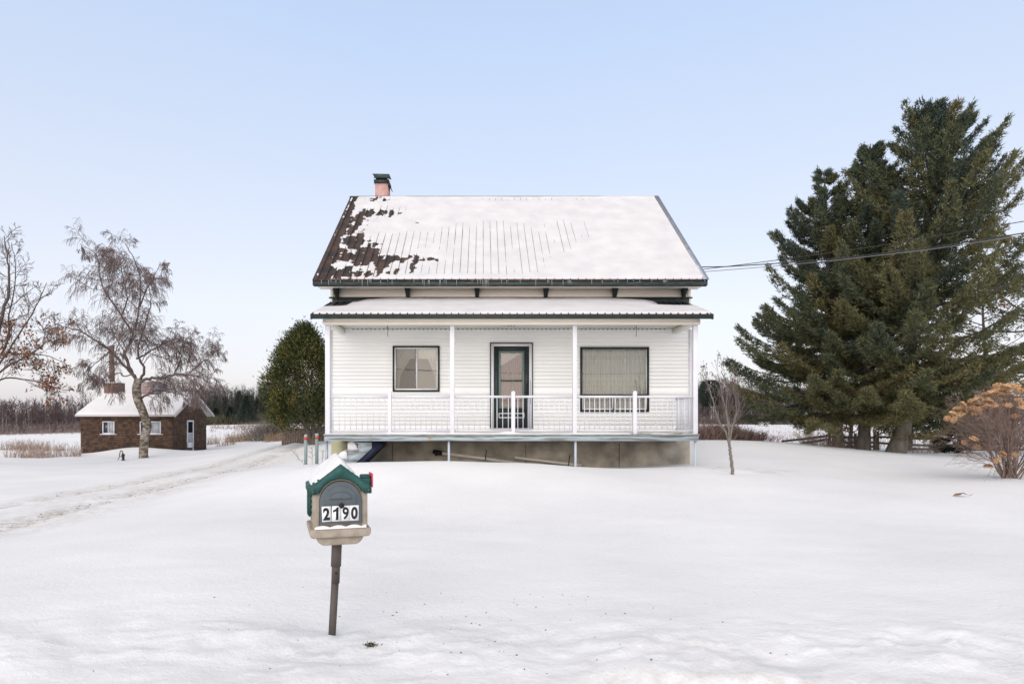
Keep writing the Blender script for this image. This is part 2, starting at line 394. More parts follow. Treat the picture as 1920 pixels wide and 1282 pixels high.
def glass_mat(name, fac, tr):
    m = bpy.data.materials.new(name); m.use_nodes = True; n = m.node_tree; n.nodes.clear()
    o = n.nodes.new('ShaderNodeOutputMaterial'); mx = n.nodes.new('ShaderNodeMixShader'); t = n.nodes.new('ShaderNodeBsdfTransparent'); g = n.nodes.new('ShaderNodeBsdfGlossy')
    t.inputs[0].default_value = (*tr, 1); g.inputs['Roughness'].default_value = .015; g.inputs[0].default_value = (.95, .95, .95, 1)
    fr = n.nodes.new('ShaderNodeFresnel'); fr.inputs[0].default_value = 1.5
    a = n.nodes.new('ShaderNodeMath'); a.operation = 'ADD'; a.inputs[1].default_value = fac; n.links.new(fr.outputs[0], a.inputs[0])
    n.links.new(a.outputs[0], mx.inputs[0]); n.links.new(t.outputs[0], mx.inputs[1]); n.links.new(g.outputs[0], mx.inputs[2]); n.links.new(mx.outputs[0], o.inputs[0])
    return m
M_glass = glass_mat('window_glass', .03, (.85, .87, .86))
M_screen = glass_mat('window_glass_behind_screen', .0, (.6, .61, .61))
def sheer(name, col, alpha):
    m = mat(name, col, .9); n = m.node_tree; n.nodes['Principled BSDF'].inputs['Alpha'].default_value = alpha; return m
M_curtain = sheer('sheer_curtain', (.64, .62, .57), .70)
M_lace = sheer('lace_band', (.66, .67, .55), .45)
M_pinkc = mat('pink_brown_curtain', (.42, .32, .30), .9, (.27, .20, .20), 60, stretch=(1, 1, .15))

# ------------------------------------------------------------------ the house
YW, YD = 16.0, 14.5
XL, XR = fx(619, YW), fx(1296, YW)
house = thing('farmhouse', (0.7, YW, fz(868, YW)), 'white two-storey farmhouse with snowy metal roof and a full-width front porch', 'house')
YB = 23.4
ZS0, ZS1 = fz(809.5, YW)-.02, 3.80          # siding under the porch
W1 = (fx(737.5, YW), fx(823.5, YW), fz(733.5, YW), fz(649.5, YW))
W2 = (fx(1088.5, YW), fx(1215.5, YW), fz(771, YW), fz(651.5, YW))
DR = (fx(921, YW), fx(997, YW), fz(802.5, YW), fz(645, YW))
holes = [W1, W2, DR]
def siding(mb, x0, x1, z0, z1, y, holes, lap=.0925, out=.0055):
    n = int(math.ceil((z1-z0)/lap))
    out_ = out
    for i in range(n):
        out = out_ if i % 2 == 0 else out_*.45
        a = z0+i*lap; b = min(z0+(i+1)*lap, z1)
        br = sorted({a, b} | {h[k] for h in holes for k in (2, 3) if a < h[k] < b})
        for p, q in zip(br[:-1], br[1:]):
            mid = (p+q)/2; xs = [x0]
            for h in sorted(holes):
                if h[2] < mid < h[3]: xs += [h[0], h[1]]
            xs.append(x1)
            yp = y-out*(1-(p-a)/lap); yq = y-out*(1-(q-a)/lap)
            for s in range(0, len(xs), 2):
                l, r = xs[s], xs[s+1]
                vs = [(l, yp, p), (r, yp, p), (r, yq, q), (l, yq, q)]; fs = [(0, 1, 2, 3)]
                if p == a: vs += [(l, y+.002, p), (r, y+.002, p)]; fs.append((0, 4, 5, 1))
                mb.add(vs, fs)
    return mb
w = MB(); siding(w, XL+.05, XR-.06, ZS0, ZS1+.02, YW, holes)
jr = random.Random(12)
for i in range(1, 27, 2):
    for _ in range(2):
        xj = XL+.3+jr.random()*(XR-XL-.6); zj = ZS0+i*.185
        if zj+.18 < ZS1 and not any(h[0]-.1 < xj < h[1]+.1 and h[2]-.2 < zj < h[3]+.1 for h in holes): w.box(xj, xj+.006, YW-.0085, YW-.001, zj+.002, zj+.181)
# side and rear walls, plain siding courses on each gable
w.box(XL, XL+.12, YW+.03, YB, ZS0, 4.80); w.box(XR-.12, XR, YW+.03, YB, ZS0, 4.80); w.box(XL+.12, XR-.12, YB-.12, YB, ZS0, 4.80)
zr_in = 8.15
for (a, b) in ((XL, XL+.1), (XR-.1, XR)):
    w.prism([(YW+.12, 4.80), (YB-.1, 4.80), (19.7, zr_in-.3)], a, b, 'x')
house_wall = w.build('wall', M_siding, house)
mb = MB()
mb.box(XL-.012, XL+.05, YW-.03, YW+.03, ZS0, 3.80); mb.box(XR-.06, XR+.012, YW-.03, YW+.03, ZS0, 3.80)
mb.each('corner_board', M_trim, house)
# upper frieze wall
mb = MB(); z0u, z1u = fz(559, YW), 4.80
mb.box(XL+.02, XR-.02, YW-.01, YW+.10, 4.36, z1u); up = mb.build('upper_wall', M_beige, house)
mb = MB(); mb.box(XL-.02, XR+.02, YW-.045, YW-.012, z0u-.012, z0u+.022); mb.build('trim_strip', M_green, house)
mb = MB(); mb.box(XL+.06, XR-.06, YW-.03, YW-.012, 4.40, z0u-.014); mb.build('wall_flashing', M_fascia, house)
mb = MB(); mb.box(XL+.02, XL+.09, YW-.03, YW-.012, z0u+.024, z1u); mb.box(XR-.09, XR-.02, YW-.03, YW-.012, z0u+.024, z1u); mb.each('frieze_trim', M_beige, house)
# brackets under the eave
for px in (632, 765, 894.5, 1023, 1152, 1281):
    x = fx(px, YW); mb = MB(); h = .055
    mb.box(x-.06, x+.06, YW-.20, YW-.013, 4.745, 4.78)
    for k in range(5):
        yy = YW-.16+.028*k; zz = 4.745-.042*k
        mb.box(x-h+k*.004, x+h-k*.004, yy, YW-.013, zz-.034, zz-.002)
        mb.box(x-h*.7, x+h*.7, yy+.02, YW-.013, zz-.042, zz-.034)
    mb.build('eave_bracket', M_green, house)
# foundation
mb = MB(); fl, fr_ = fx(621, YW+.05), fx(1293, YW+.05)
mb.box(fl+.42, fr_, YW+.03, YB-.05, -.3, ZS0+.02); fo = mb.build('foundation', M_conc, house)
mb = MB(); mb.box(fl, fl+.418, YW+.06, YB-.05, -.3, ZS0+.018); f2 = mb.build('foundation', M_conc2, house); f2['label'] = 'olive left end of the concrete foundation, its lit look painted in'
mb = MB()
for px in (735, 985.5, 1161): mb.box(fx(px, YW), fx(px, YW)+.012, YW+.022, YW+.029, .2, 1.0)
mb.each('concrete_joint', M_green, fo)
# main roof
YE, YR, ZE, ZR = 15.3, 19.7, fz(524.5, 15.3), fz(369, 19.7)
RX0, RX1 = -4.02, 5.315
sl = Vector((0, YR-YE, ZR-ZE)); SL = sl.length; sd_ = sl.normalized(); nr = Vector((0, -sd_.z, sd_.y))
def rp_(x, s, t=0): return Vector((x, YE, ZE))+sl*s+nr*t
roof_mb = MB()
for sgn in (1, -1):
    def q(x, s, t): 
        p = rp_(x, s, t); return (p.x, p.y if sgn == 1 else 2*YR-p.y, p.z)
    vs = [q(RX0, 0, -.05), q(RX1, 0, -.05), q(RX1, 1, -.05), q(RX0, 1, -.05), q(RX0, 0, 0), q(RX1, 0, 0), q(RX1, 1.004, 0), q(RX0, 1.004, 0)]
    roof_mb.add(vs, [(0, 3, 2, 1), (4, 5, 6, 7), (0, 1, 5, 4), (1, 2, 6, 5), (2, 3, 7, 6), (3, 0, 4, 7)])
roof = roof_mb.build('roof', M_metal, house)
mb = MB(); x = RX0+.10
rr = random.Random(4)
nseam = 0
while x < RX1-.03:
    wdt = .016; ht = .020+rr.random()*.006
    a = [rp_(x, .0, -.01), rp_(x+wdt, .0, -.01), rp_(x+wdt, .996, -.01), rp_(x, .996, -.01), rp_(x+.005, -.003, ht), rp_(x+wdt-.005, -.003, ht), rp_(x+wdt-.005, .996, ht), rp_(x+.005, .996, ht)]
    mb.add(a, [(0, 3, 2, 1), (4, 5, 6, 7), (0, 1, 5, 4), (1, 2, 6, 5), (2, 3, 7, 6), (3, 0, 4, 7)])
    x += .187; nseam += 1
mb.each('standing_seam', M_rib, roof)
mb = MB()       # ridge cap
mb.prism([(YR-.09, ZR-.055), (YR, ZR+.022), (YR+.09, ZR-.055), (YR+.09, ZR-.075), (YR, ZR-.0), (YR-.09, ZR-.075)], RX0-.01, RX1+.01, 'x'); mb.build('ridge_cap', M_rib, roof)
mb = MB()       # right verge flashing
a = [rp_(RX1-.13, -.003, .012), rp_(RX1+.015, -.003, .012), rp_(RX1+.015, 1, .012), rp_(RX1-.13, 1, .012), rp_(RX1-.13, -.003, .03), rp_(RX1+.015, -.003, .035), rp_(RX1+.015, 1, .035), rp_(RX1-.13, 1, .03)]
mb.add(a, [(0, 3, 2, 1), (4, 5, 6, 7), (0, 1, 5, 4), (1, 2, 6, 5), (2, 3, 7, 6), (3, 0, 4, 7)]); mb.build('verge_flashing', M_flash, roof)
mb = MB()       # fascia and rake boards
mb.box(RX0+.005, RX1-.005, YE+.005, YE+.035, ZE-.125, ZE-.045)
mb.box(RX0+.02, RX1-.02, YE+.036, YE+.06, ZE-.15, ZE-.045)
mb.build('fascia', M_fascia, roof)
mb = MB()
for xx in (RX0+.005, RX1-.03):
    for sgn in (1, -1):
        pts = [rp_(0, .005, -.052), rp_(0, .998, -.052), rp_(0, .998, -.19), rp_(0, .005, -.14)]
        pp = [(p.y if sgn == 1 else 2*YR-p.y, p.z) for p in pts]
        mb.prism(pp, xx, xx+.025, 'x')
mb.each('rake_board', M_fascia, roof)
mb = MB(); mb.box(RX0+.03, RX1-.03, YE+.062, YW-.012, 4.785, 4.80); mb.box(XL+.02, XR-.02, YE+.25, YE+.275, 4.765, 4.785); mb.build('soffit', M_beige, roof)
mb = MB()        # de-icing clips and icicles hanging off the eave
for i in range(60):
    x = RX0+.05+rr.random()*(RX1-RX0-.1); l = rr.choice((.03, .06, .09, .14, .18)) if x < 3 else rr.choice((.02, .05))
    mb.tube([(x, YE-.004, ZE-.005), (x, YE-.012, ZE-.03), (x+.002, YE-.012, ZE-.03-l)], [.004, .005, .001], 5)
M_ice = mat('ice', (.40, .44, .46), .25, spec=.5)
mb.each('icicle', M_ice, roof)
# chimney
cb = P(703, 369, 20.0); cx0, cx1 = fx(703.3, 19.95), fx(727.5, 19.95)
mb = MB(); mb.box(cx0, cx1, 19.95, 20.40, 7.7, fz(341, 19.95)); ch = mb.build('chimney', M_brick, house)
mb = MB(); zt = fz(341, 19.9); mb.box(cx0-.03, cx1+.03, 19.90, 20.45, zt-.02, zt+.075); mb.prism([(cx1-.01, zt+.06), (cx1+.035, zt-.02), (cx1+.09, zt-.14), (cx1+.06, zt-.13), (cx1, zt-.0)], 19.9, 20.4, 'y'); mb.build('chimney_crown', M_green, ch)
mb = MB()
for (x, y) in ((cx0+.02, 19.96), (cx1-.05, 19.96), (cx0+.02, 20.36), (cx1-.05, 20.36)): mb.box(x, x+.03, y, y+.03, zt+.075, zt+.17)
mb.box(cx0+.03, cx1-.05, 19.99, 20.34, zt+.075, zt+.19)
mb.prism([(cx0+.01, zt+.10), (cx1-.03, zt+.10), (cx1+.12, zt+.05), (cx1+.05, zt+.225), (cx0-.07, zt+.235)], 19.86, 19.875, 'y')
a = [(cx0-.03, 19.88, zt+.10), (cx1+.09, 19.86, zt+.10), (cx1+.0, 20.2, zt+.24), (cx0-.07, 20.2, zt+.24)]
mb.add([*a, *[(x, y, z+.02) for x, y, z in a]], [(0, 3, 2, 1), (4, 5, 6, 7), (0, 1, 5, 4), (1, 2, 6, 5), (2, 3, 7, 6), (3, 0, 4, 7)])
mb.build('chimney_cap', M_fascia, ch)
# snow on the main roof
nu, ns = 520, 190
U, S = np.meshgrid(np.linspace(0, 1, nu), np.linspace(0, 1, ns))
def roof_us(px, py):
    d = Vector(((px-CX)/F, 1, -(py-HY)/F)); o = Vector((0, 0, EYE)); p0 = rp_(0, 0)
    t = (p0-o).dot(nr)/d.dot(nr); h = o+d*t
    return (h.x-RX0)/(RX1-RX0), (h.y-YE)/(YR-YE)
XW = (U-.5)*9.3
wu = U+(fbm(U*40, S*22, 3, 3)-.5)*.022; ws = S+(fbm(U*40+7, S*22+3, 3, 4)-.5)*.06
g = np.zeros_like(U)
spots = [(672, 412, 8, 16), (663, 428, 8, 12), (653, 420, 8, 14), (680, 400, 6, 8), (697, 399, 9, 6), (712, 400, 5, 4), (723, 400, 4, 4), (735, 400, 5, 5), (748, 400, 4, 3),
         (655, 450, 12, 7), (667, 457, 10, 8), (678, 450, 8, 12), (650, 482, 24, 8), (675, 478, 10, 24), (692, 480, 14, 13), (706, 486, 12, 6), (722, 492, 12, 6), (745, 488, 18, 7), (760, 484, 9, 5), (778, 490, 6, 14),
         (790, 488, 10, 3), (808, 487, 9, 4), (820, 488, 5, 2.5), (612, 514, 20, 10), (640, 512, 18, 9), (668, 512, 14, 9), (690, 514, 6, 6), (713, 505, 5, 8), (730, 514, 4, 5), (743, 512, 5, 7), (771, 508, 3, 7),
         (714, 374, 24, 4), (783, 417, 4, 1.5), (692, 450, 4, 3), (703, 458, 4, 3), (640, 435, 10, 12), (630, 460, 12, 14), (648, 398, 5, 10), (618, 490, 14, 10), (628, 475, 12, 10), (707, 495, 5, 3)]
for (px, py, rx, ry) in spots:
    u0, s0 = roof_us(px, py); u1, _ = roof_us(px+rx, py); _, s1 = roof_us(px, py-ry)
    g = np.maximum(g, 1.5*np.exp(-.9*(((wu-u0)/abs(u1-u0))**2+((ws-s0)/abs(s1-s0))**2)))
g = np.maximum(g, 1.5*(1-sstep(.018, .038, wu+0*S))*(1-.0*S))
g = g+1.05*(1-sstep(.05, .24, wu))*(.55*fbm(U*110, S*18, 4, 12)*2+.45*fbm(U*40, S*30, 4, 13)*2-.62)*(1-sstep(.7, .95, S))
pan = np.floor((U*(RX1-RX0)-.10)/.187); ph = hash2(pan, pan*0+3, 7)      # each metal panel sheds its snow differently
g = g+1.0*(1-sstep(.12, .38, wu))*(1-sstep(.28, .50, S+.15*ph))*np.clip(fbm(pan*3.7+U*20, S*26, 4, 14)*2-.78-.25*ph, -1, 1)
g = g*(.55+.75*ph)*(.50+1.0*fbm(U*115, S*70, 3, 19))
ridge = np.exp(-((S-.985)/.02)**2)
lines = 1.35*np.exp(-((U-.26)/.22)**2)*(1-sstep(.42, .60, S))*sstep(.02, .08, S)+1.0*np.exp(-((U-.56)/.17)**2-((S-.50)/.22)**2)+.7*np.exp(-((U-.80)/.07)**2-((S-.72)/.12)**2)+.8*np.exp(-((S-.95)/.03)**2)*sstep(.3, .5, U)+.8*np.exp(-((U-.15)/.08)**2-((S-.80)/.12)**2)
thick = .034+.016*(fbm(U*7, S*5, 4, 30)-.5)*2+.03*sstep(.72, .98, U)*(1-.5*S)+.012*np.exp(-((S-.1)/.1)**2)*sstep(.55, .7, U)
thick = thick-.019*np.clip(lines, 0, 1)*(.45+1.0*fbm(U*50, S*6, 3, 41))-.055*np.clip(g-.45, 0, 1)-.0*ridge
thick = thick+(fbm(U*120, S*60, 3, 44)-.5)*.004
thick = np.where(thick < .004, -.02, thick)
e = np.minimum(np.minimum(U/.004, (1-U)/.012), np.minimum((S+.0)/.006, (1-S)/.006)); thick = np.where(e <= .99, -.012, thick)
edge_in = .012*(fbm(U*50, S*0, 2, 77))*0
Xs = RX0+U*(RX1-RX0); Ys = YE+(YR-YE)*S+nr.y*thick; Zs = ZE+(ZR-ZE)*S+nr.z*thick
ii = (np.arange(ns-1)[:, None]*nu+np.arange(nu-1)[None]).ravel()
Fq = np.stack([ii, ii+1, ii+1+nu, ii+nu], 1)
tk = thick.ravel(); keep = (tk[Fq] > 0).any(1); Fq = Fq[keep]
np_mesh('roof_snow', np.stack([Xs, Ys, Zs], -1).reshape(-1, 3), Fq, M_rsnow, roof, smooth=True)

# porch roof
PY0, PY1 = 14.15, 15.985
PZ0, PZ1 = fz(589, PY0), 4.47
PX0, PX1 = -3.765, 5.045
def pr(x, s, t=0):
    n_ = Vector((0, -(PZ1-PZ0), PY1-PY0)).normalized(); return Vector((x, PY0+(PY1-PY0)*s, PZ0+(PZ1-PZ0)*s))+n_*t
hx = [0, 1, 2, 3, 4, 5, 6, 7]
mb = MB()
a = [pr(PX0, 0, -.03), pr(PX1, 0, -.03), pr(PX1, 1, -.03), pr(PX0, 1, -.03), pr(PX0, 0), pr(PX1, 0), pr(PX1, 1), pr(PX0, 1)]
BF = [(0, 3, 2, 1), (4, 5, 6, 7), (0, 1, 5, 4), (1, 2, 6, 5), (2, 3, 7, 6), (3, 0, 4, 7)]
mb.add(a, BF); proof = mb.build('porch_roof', mat('porch_roof_metal', (.035, .038, .038), .5, (.09, .06, .05), 2), house)
mb = MB(); x = PX0+.03
while x < PX1-.02:
    a = [pr(x, -.004, 0), pr(x+.02, -.004, 0), pr(x+.02, .99, 0), pr(x, .99, 0), pr(x, -.004, .024), pr(x+.02, -.004, .024), pr(x+.02, .99, .020), pr(x, .99, .020)]
    mb.add(a, BF); x += .16
mb.each('standing_seam', M_rib, proof)
mb = MB(); mb.box(PX0+.003, PX1-.003, PY0+.004, PY0+.03, fz(597.5, PY0), PZ0-.028)
for xx in (PX0+.003, PX1-.028):
    mb.prism([(PY0+.031, PZ0-.11), (PY0+.031, PZ0-.032), (PY1-.05, PZ1-.05), (PY1-.05, PZ1-.14)], xx, xx+.025, 'x')
mb.build('fascia', M_green, proof)
nu2, ns2 = 360, 50
U2, S2 = np.meshgrid(np.linspace(0, 1, nu2), np.linspace(0, 1, ns2))
uu = U2*8.81
prof = sstep(0.02, .20, U2)*(1-sstep(.74, .965, U2))
t2 = .050+.040*sstep(0, .35, S2)*prof+.022*prof*S2**1.5+.018*(fbm(uu*1.2, S2*2, 3, 61)-.5)+.004*(fbm(uu*12, S2*20, 2, 62)-.5)
right = sstep(.80, .93, U2-.06*(1-S2))*sstep(.35, .6, S2)
t2 = t2-.09*sstep(.87, .92, U2+(fbm(uu*4, S2*8, 3, 63)-.5)*.04)*sstep(.55, .8, S2)
left = sstep(.12, .05, U2) if False else (1-sstep(.03, .11, U2+(fbm(uu*4, S2*8, 3, 64)-.5)*.04))
t2 = t2-.10*left*sstep(.45, .75, S2)
edge = np.minimum(np.minimum(U2/.006, (1-U2)/.006), np.minimum(S2/.015, 9)); t2 = np.where(edge <= .99, -.008, t2); t2 = np.where(t2 < .002, -.015, t2)
S2b = .02+.975*S2
nn = Vector((0, -(PZ1-PZ0), PY1-PY0)).normalized()
X2 = PX0+U2*(PX1-PX0); Y2 = PY0+(PY1-PY0)*S2b+nn.y*t2; Z2 = PZ0+(PZ1-PZ0)*S2b+nn.z*t2
ii = (np.arange(ns2-1)[:, None]*nu2+np.arange(nu2-1)[None]).ravel(); Fq = np.stack([ii, ii+1, ii+1+nu2, ii+nu2], 1)
np_mesh('roof_snow', np.stack([X2, np.minimum(Y2, YW-.035), Z2], -1).reshape(-1, 3), Fq, M_rsnow, proof, smooth=True)
# beams and ceiling
BX0, BX1 = fx(605, 14.4), fx(1313, 14.4)
mb = MB(); mb.box(BX0, BX1, 14.40, 14.52, fz(608, 14.4), fz(597.5, 14.4)-.01); mb.box(BX0-.01, BX1+.01, 14.385, 14.399, fz(605, 14.4), fz(604, 14.4)); mb.build('porch_beam', M_beige, house)
for xa, xb in ((BX0+.03, BX0+.16), (BX1-.16, BX1-.03)):
    mb = MB(); mb.box(xa, xb, 14.52, YW-.03, 3.70, 3.81); mb.build('porch_side_beam', M_soffit, house)
mb = MB(); mb.box(BX0+.04, BX1-.04, 14.30, YW-.016, 3.812, 3.825)
for i in range(9): mb.box(BX0+.17, BX1-.17, 14.53+.16*i, 14.534+.16*i, 3.806, 3.812)
ceil = mb.build('porch_ceiling', M_soffit, house)
mb = MB(); x = BX0+.35
while x < BX1-.3: mb.box(x, x+.03, YW-.06, YW-.016, 3.792, 3.806); x += .108
mb.build('ceiling_clips', M_fascia, ceil)
for px in (727, 1193):
    mb = MB(); x = fx(px, 15.0); mb.tube([(x, 15, 3.81), (x, 15, 3.50)], .006, 6); mb.tube([(x, 15, 3.70), (x-.03, 15, 3.69), (x-.035, 15, 3.72)], .006, 6); mb.build('plant_hook', M_black, house)
mb = MB(); x = fx(958, 15.2)
for dx in (-.06, 0, .07): mb.tube([(x+dx, 15.2, 3.81), (x+dx+.015, 15.2, 3.785), (x+dx-.01, 15.2, 3.765)], .006, 5)
mb.build('lamp_bracket', M_black, house)
# deck
DX0, DX1 = fx(608, YD), fx(1310, YD); ZD = fz(813.5, YD)
mb = MB(); mb.box(DX0-.015, DX1+.015, YD-.03, YW-.016, ZD-.035, ZD); deck = mb.build('porch_deck', M_deckedge, house)
mb = MB(); mb.box(DX0, DX1, YD, YD+.04, fz(826.5, YD), ZD-.037); mb.box(DX0, DX0+.04, YD+.04, YW, ZD-.16, ZD-.037); mb.box(DX1-.04, DX1, YD+.04, YW, ZD-.16, ZD-.037)
mb.box(DX0+.02, DX1-.02, YD-.006, YD-.001, ZD-.10, ZD-.094)
mb.build('rim_board', M_deck, deck)
mb = MB(); mb.box(fx(803, YD), fx(808, YD), YD-.006, YD-.002, fz(825, YD), fz(821, YD)); lab = mb.build('orange_tag', mat('orange_tag', (.6, .35, .10), .7), deck)
# snow on the deck
nu3, ns3 = 300, 30
U3, S3 = np.meshgrid(np.linspace(0, 1, nu3), np.linspace(0, 1, ns3))
t3 = .012+.03*fbm(U3*16, S3*3, 3, 81)*(1-sstep(.75, .9, U3))+.05*np.exp(-((U3-.26)/.07)**2-((S3-.3)/.3)**2)+.03*np.exp(-((U3-.49)/.02)**2-((S3-.1)/.2)**2)
t3 = t3-.05*sstep(.45, .6, fbm(U3*20, S3*4, 3, 82))*sstep(.72, .8, U3)-.02*(U3 > .995)
t3 = np.where(np.minimum(np.minimum(U3, 1-U3)*300, np.minimum(S3, 1-S3)*30) < .9, -.01, t3); t3 = np.where(t3 < .002, -.01, t3)
ii = (np.arange(ns3-1)[:, None]*nu3+np.arange(nu3-1)[None]).ravel(); Fq = np.stack([ii, ii+1, ii+1+nu3, ii+nu3], 1)
np_mesh('deck_snow', np.stack([DX0-.01+U3*(DX1-DX0+.02), YD-.028+S3*(YW-YD), ZD+t3], -1).reshape(-1, 3), Fq, M_snow, deck, smooth=True)
# posts
for pa, pb in ((609, 618), (843.5, 852), (1074.3, 1082.3), (1300.7, 1309.3)):
    mb = MB(); mb.box(fx(pa, YD), fx(pb, YD), YD+.02, YD+.13, ZD-.002, 3.70); mb.build('porch_post', M_trim, house, bevel=.006)
for pa, pb in ((727, 733.5), (959, 966), (1188, 1195)):
    mb = MB(); xa, xb = fx(pa, YD), fx(pb, YD); top = fz(734, YD)
    mb.box(xa, xb, YD+.03, YD+.115, ZD-.002, top); mb.prism([(xa-.006, top), (xb+.006, top), ((xa+xb)/2, top+.025)], YD+.025, YD+.12, 'y'); mb.build('railing_post', M_trim, house, bevel=.004)
# railings: section by section, each baluster its own mesh
bal_mesh = None
ZT0, ZT1, ZB0, ZB1 = fz(745.5, YD), fz(741.3, YD), fz(808.3, YD), fz(806, YD)
def railing(xa, xb, ya, yb, n):
    global bal_mesh
    mb = MB(); a = Vector((xa, ya, 0)); b = Vector((xb, yb, 0)); d = (b-a).normalized(); s = Vector((-d.y, d.x, 0))*.02
    for z0, z1 in ((ZT0, ZT1), (ZB0, ZB1)):
        vs = [a-s, b-s, b+s, a+s]; mb.add([(v.x, v.y, z0) for v in vs]+[(v.x, v.y, z1) for v in vs], BF)
    r = mb.build('porch_railing', M_trim, house)
    for i in range(n):
        p = a.lerp(b, (i+.5)/n)
        if bal_mesh is None:
            m2 = MB(); m2.box(-.008, .008, -.008, .008, ZB1-house.location.z, ZT0-house.location.z)
            o = m2.build('baluster', M_trim, r, local=True); bal_mesh = o.data
        else:
            o = bpy.data.objects.new('baluster', bal_mesh); C.objects.link(o); o.parent = r
        o.location = (p.x-house.location.x, p.y-house.location.y, 0)
yr = YD+.07
segs = [(618, 727, 10), (733.5, 843.5, 11), (852, 959, 10), (966, 1074.3, 11), (1082.3, 1188, 11), (1195, 1300.7, 10)]
for pa, pb, n in segs: railing(fx(pa, YD)+.004, fx(pb, YD)-.004, yr, yr, n)
xs_ = fx(1305, YD)-.0
railing(xs_-.02, xs_-.02, YD+.135, YW-.06, 12)
# supports under the deck
for px in (612, 841.5, 1079.5, 1304.5):
    x = fx(px, YD+.05); mb = MB(); mb.tube([(x, YD+.09, .1), (x, YD+.09, ZD-.04)], .028, 10); mb.build('deck_support', M_flash if px == 612 else mat('support_paint', (.45, .50, .55), .6), house, smooth=False)
# steps at the left end
YS0, YS1 = 14.75, 15.75
stq = lambda pts, Y: [(fx(a, Y), fz(b, Y)) for a, b in pts]
mb = MB()
outl = stq([(664, 829), (697, 829), (697, 840), (661, 873), (640, 873), (640, 861), (652, 861), (652, 845), (670, 845), (671, 831)], YS0)
mb.prism(outl, YS0, YS0+.04, 'y'); steps = mb.build('porch_steps', M_deck, house)
mb = MB(); mb.prism([(a, b) for a, b in outl], YS1-.04, YS1, 'y'); mb.build('stringer', M_deck, steps)
mb = MB(); mb.prism(stq([(697.3, 829), (713, 829), (713, 837), (676, 873), (661.5, 873), (697.3, 841)], YS0), YS0+.015, YS1-.06, 'y'); mb.build('step_underside', M_dnavy, steps)
mb = MB(); treads = [(650, 672, 842.5, 846), (629, 653, 859.5, 863)]
for a, b, c, d in treads: mb.box(fx(a, YS0), fx(b, YS0), YS0-.03, YS1, fz(d, YS0), fz(c, YS0))
mb.each('tread', M_deckedge, steps)
for prof in ([(652, 842.5), (652, 829), (656, 827), (662, 827), (666, 831), (671, 842.5)], [(629, 859.5), (633, 853), (639, 847), (645, 844), (650, 846), (652, 859.5)], [(615, 872), (620, 866), (628, 862), (640, 864), (652, 872)]):
    mb = MB(); q0 = stq(prof, YS0); n = len(q0); vs = []
    cxm = sum(p[0] for p in q0)/n; zb = min(p[1] for p in q0)
    rows = [(YS0-.025, .80), (YS0-.01, .97), (YS0+.3, 1.05), (YS1-.3, 1.0), (YS1-.02, .9)]
    for y, k in rows: vs += [(cxm+(x-cxm)*(.9+.1*k), y, zb+(z-zb)*k) for x, z in q0]
    fs = [tuple(range(n))[::-1], tuple(range((len(rows)-1)*n, len(rows)*n))]+[(r*n+i, r*n+(i+1) % n, (r+1)*n+(i+1) % n, (r+1)*n+i) for r in range(len(rows)-1) for i in range(n)]
    mb.add(vs, fs); mb.build('step_snow', M_snow, steps, smooth=True)
# pipes along the foundation
Yp = YW-.12
mb = MB(); mb.tube([P(826, 849, Yp), P(900, 858, Yp), P(985, 870, Yp)], .04, 12); dp = mb.build('drain_pipe', M_pvc, house, smooth=True)
mb = MB(); mb.tube([P(829, 849.5, Yp), P(820, 848, Yp), P(812, 846, Yp+.02)], [.055, .06, .05], 12); mb.tube([P(819, 846, Yp), P(818, 851, Yp-.1)], .05, 10); mb.build('pipe_elbow', M_black, dp)
mb = MB(); mb.tube([P(965, 857, Yp-.02), P(1030, 865, Yp-.02), P(1090, 872, Yp-.02)], .035, 12); dp2 = mb.build('drain_pipe', M_pvc, house, smooth=True)
for px, y0, y1 in ((911, 843, 862), (1067, 853, 873)):
    mb = MB(); mb.tube([P(px+1, y0, Yp-.05), P(px-1, y1, Yp-.05)], .012, 6); mb.build('pipe_stake', M_black, house)
mb = MB(); mb.tube([P(712.5, 826, YW), P(712.5, 840, YW)], .01, 6); mb.build('wall_clip', M_black, house)

# windows and door of the house
def curtain(name, x0f, x1f, z0, z1, y, m, parent, folds=14, nx_=80, nz_=24, amp=.02):
    V = []; 
    for j in range(nz_+1):
        v = j/nz_; z = z1+(z0-z1)*v
        for i in range(nx_+1):
            u = i/nx_; a, b = x0f(v), x1f(v)
            V.append((a+(b-a)*u, y+amp*math.sin(u*folds*6.283+.4*math.sin(v*3))+.3*amp*math.sin(u*folds*2.3*6.283), z))
    ii = (np.arange(nz_)[:, None]*(nx_+1)+np.arange(nx_)[None]).ravel()
    return np_mesh(name, V, np.stack([ii, ii+1, ii+2+nx_, ii+1+nx_], 1), m, parent, smooth=True)
def room(x0, x1, z0, z1, y0, y1, parent):
    mb = MB(); vs = [(x0, y0, z0), (x1, y0, z0), (x1, y1, z0), (x0, y1, z0), (x0, y0, z1), (x1, y0, z1), (x1, y1, z1), (x0, y1, z1)]
    mb.add(vs, [(0, 1, 2, 3), (4, 7, 6, 5), (1, 5, 6, 2), (2, 6, 7, 3), (3, 7, 4, 0)]); return mb.build('window_recess', M_room, parent)
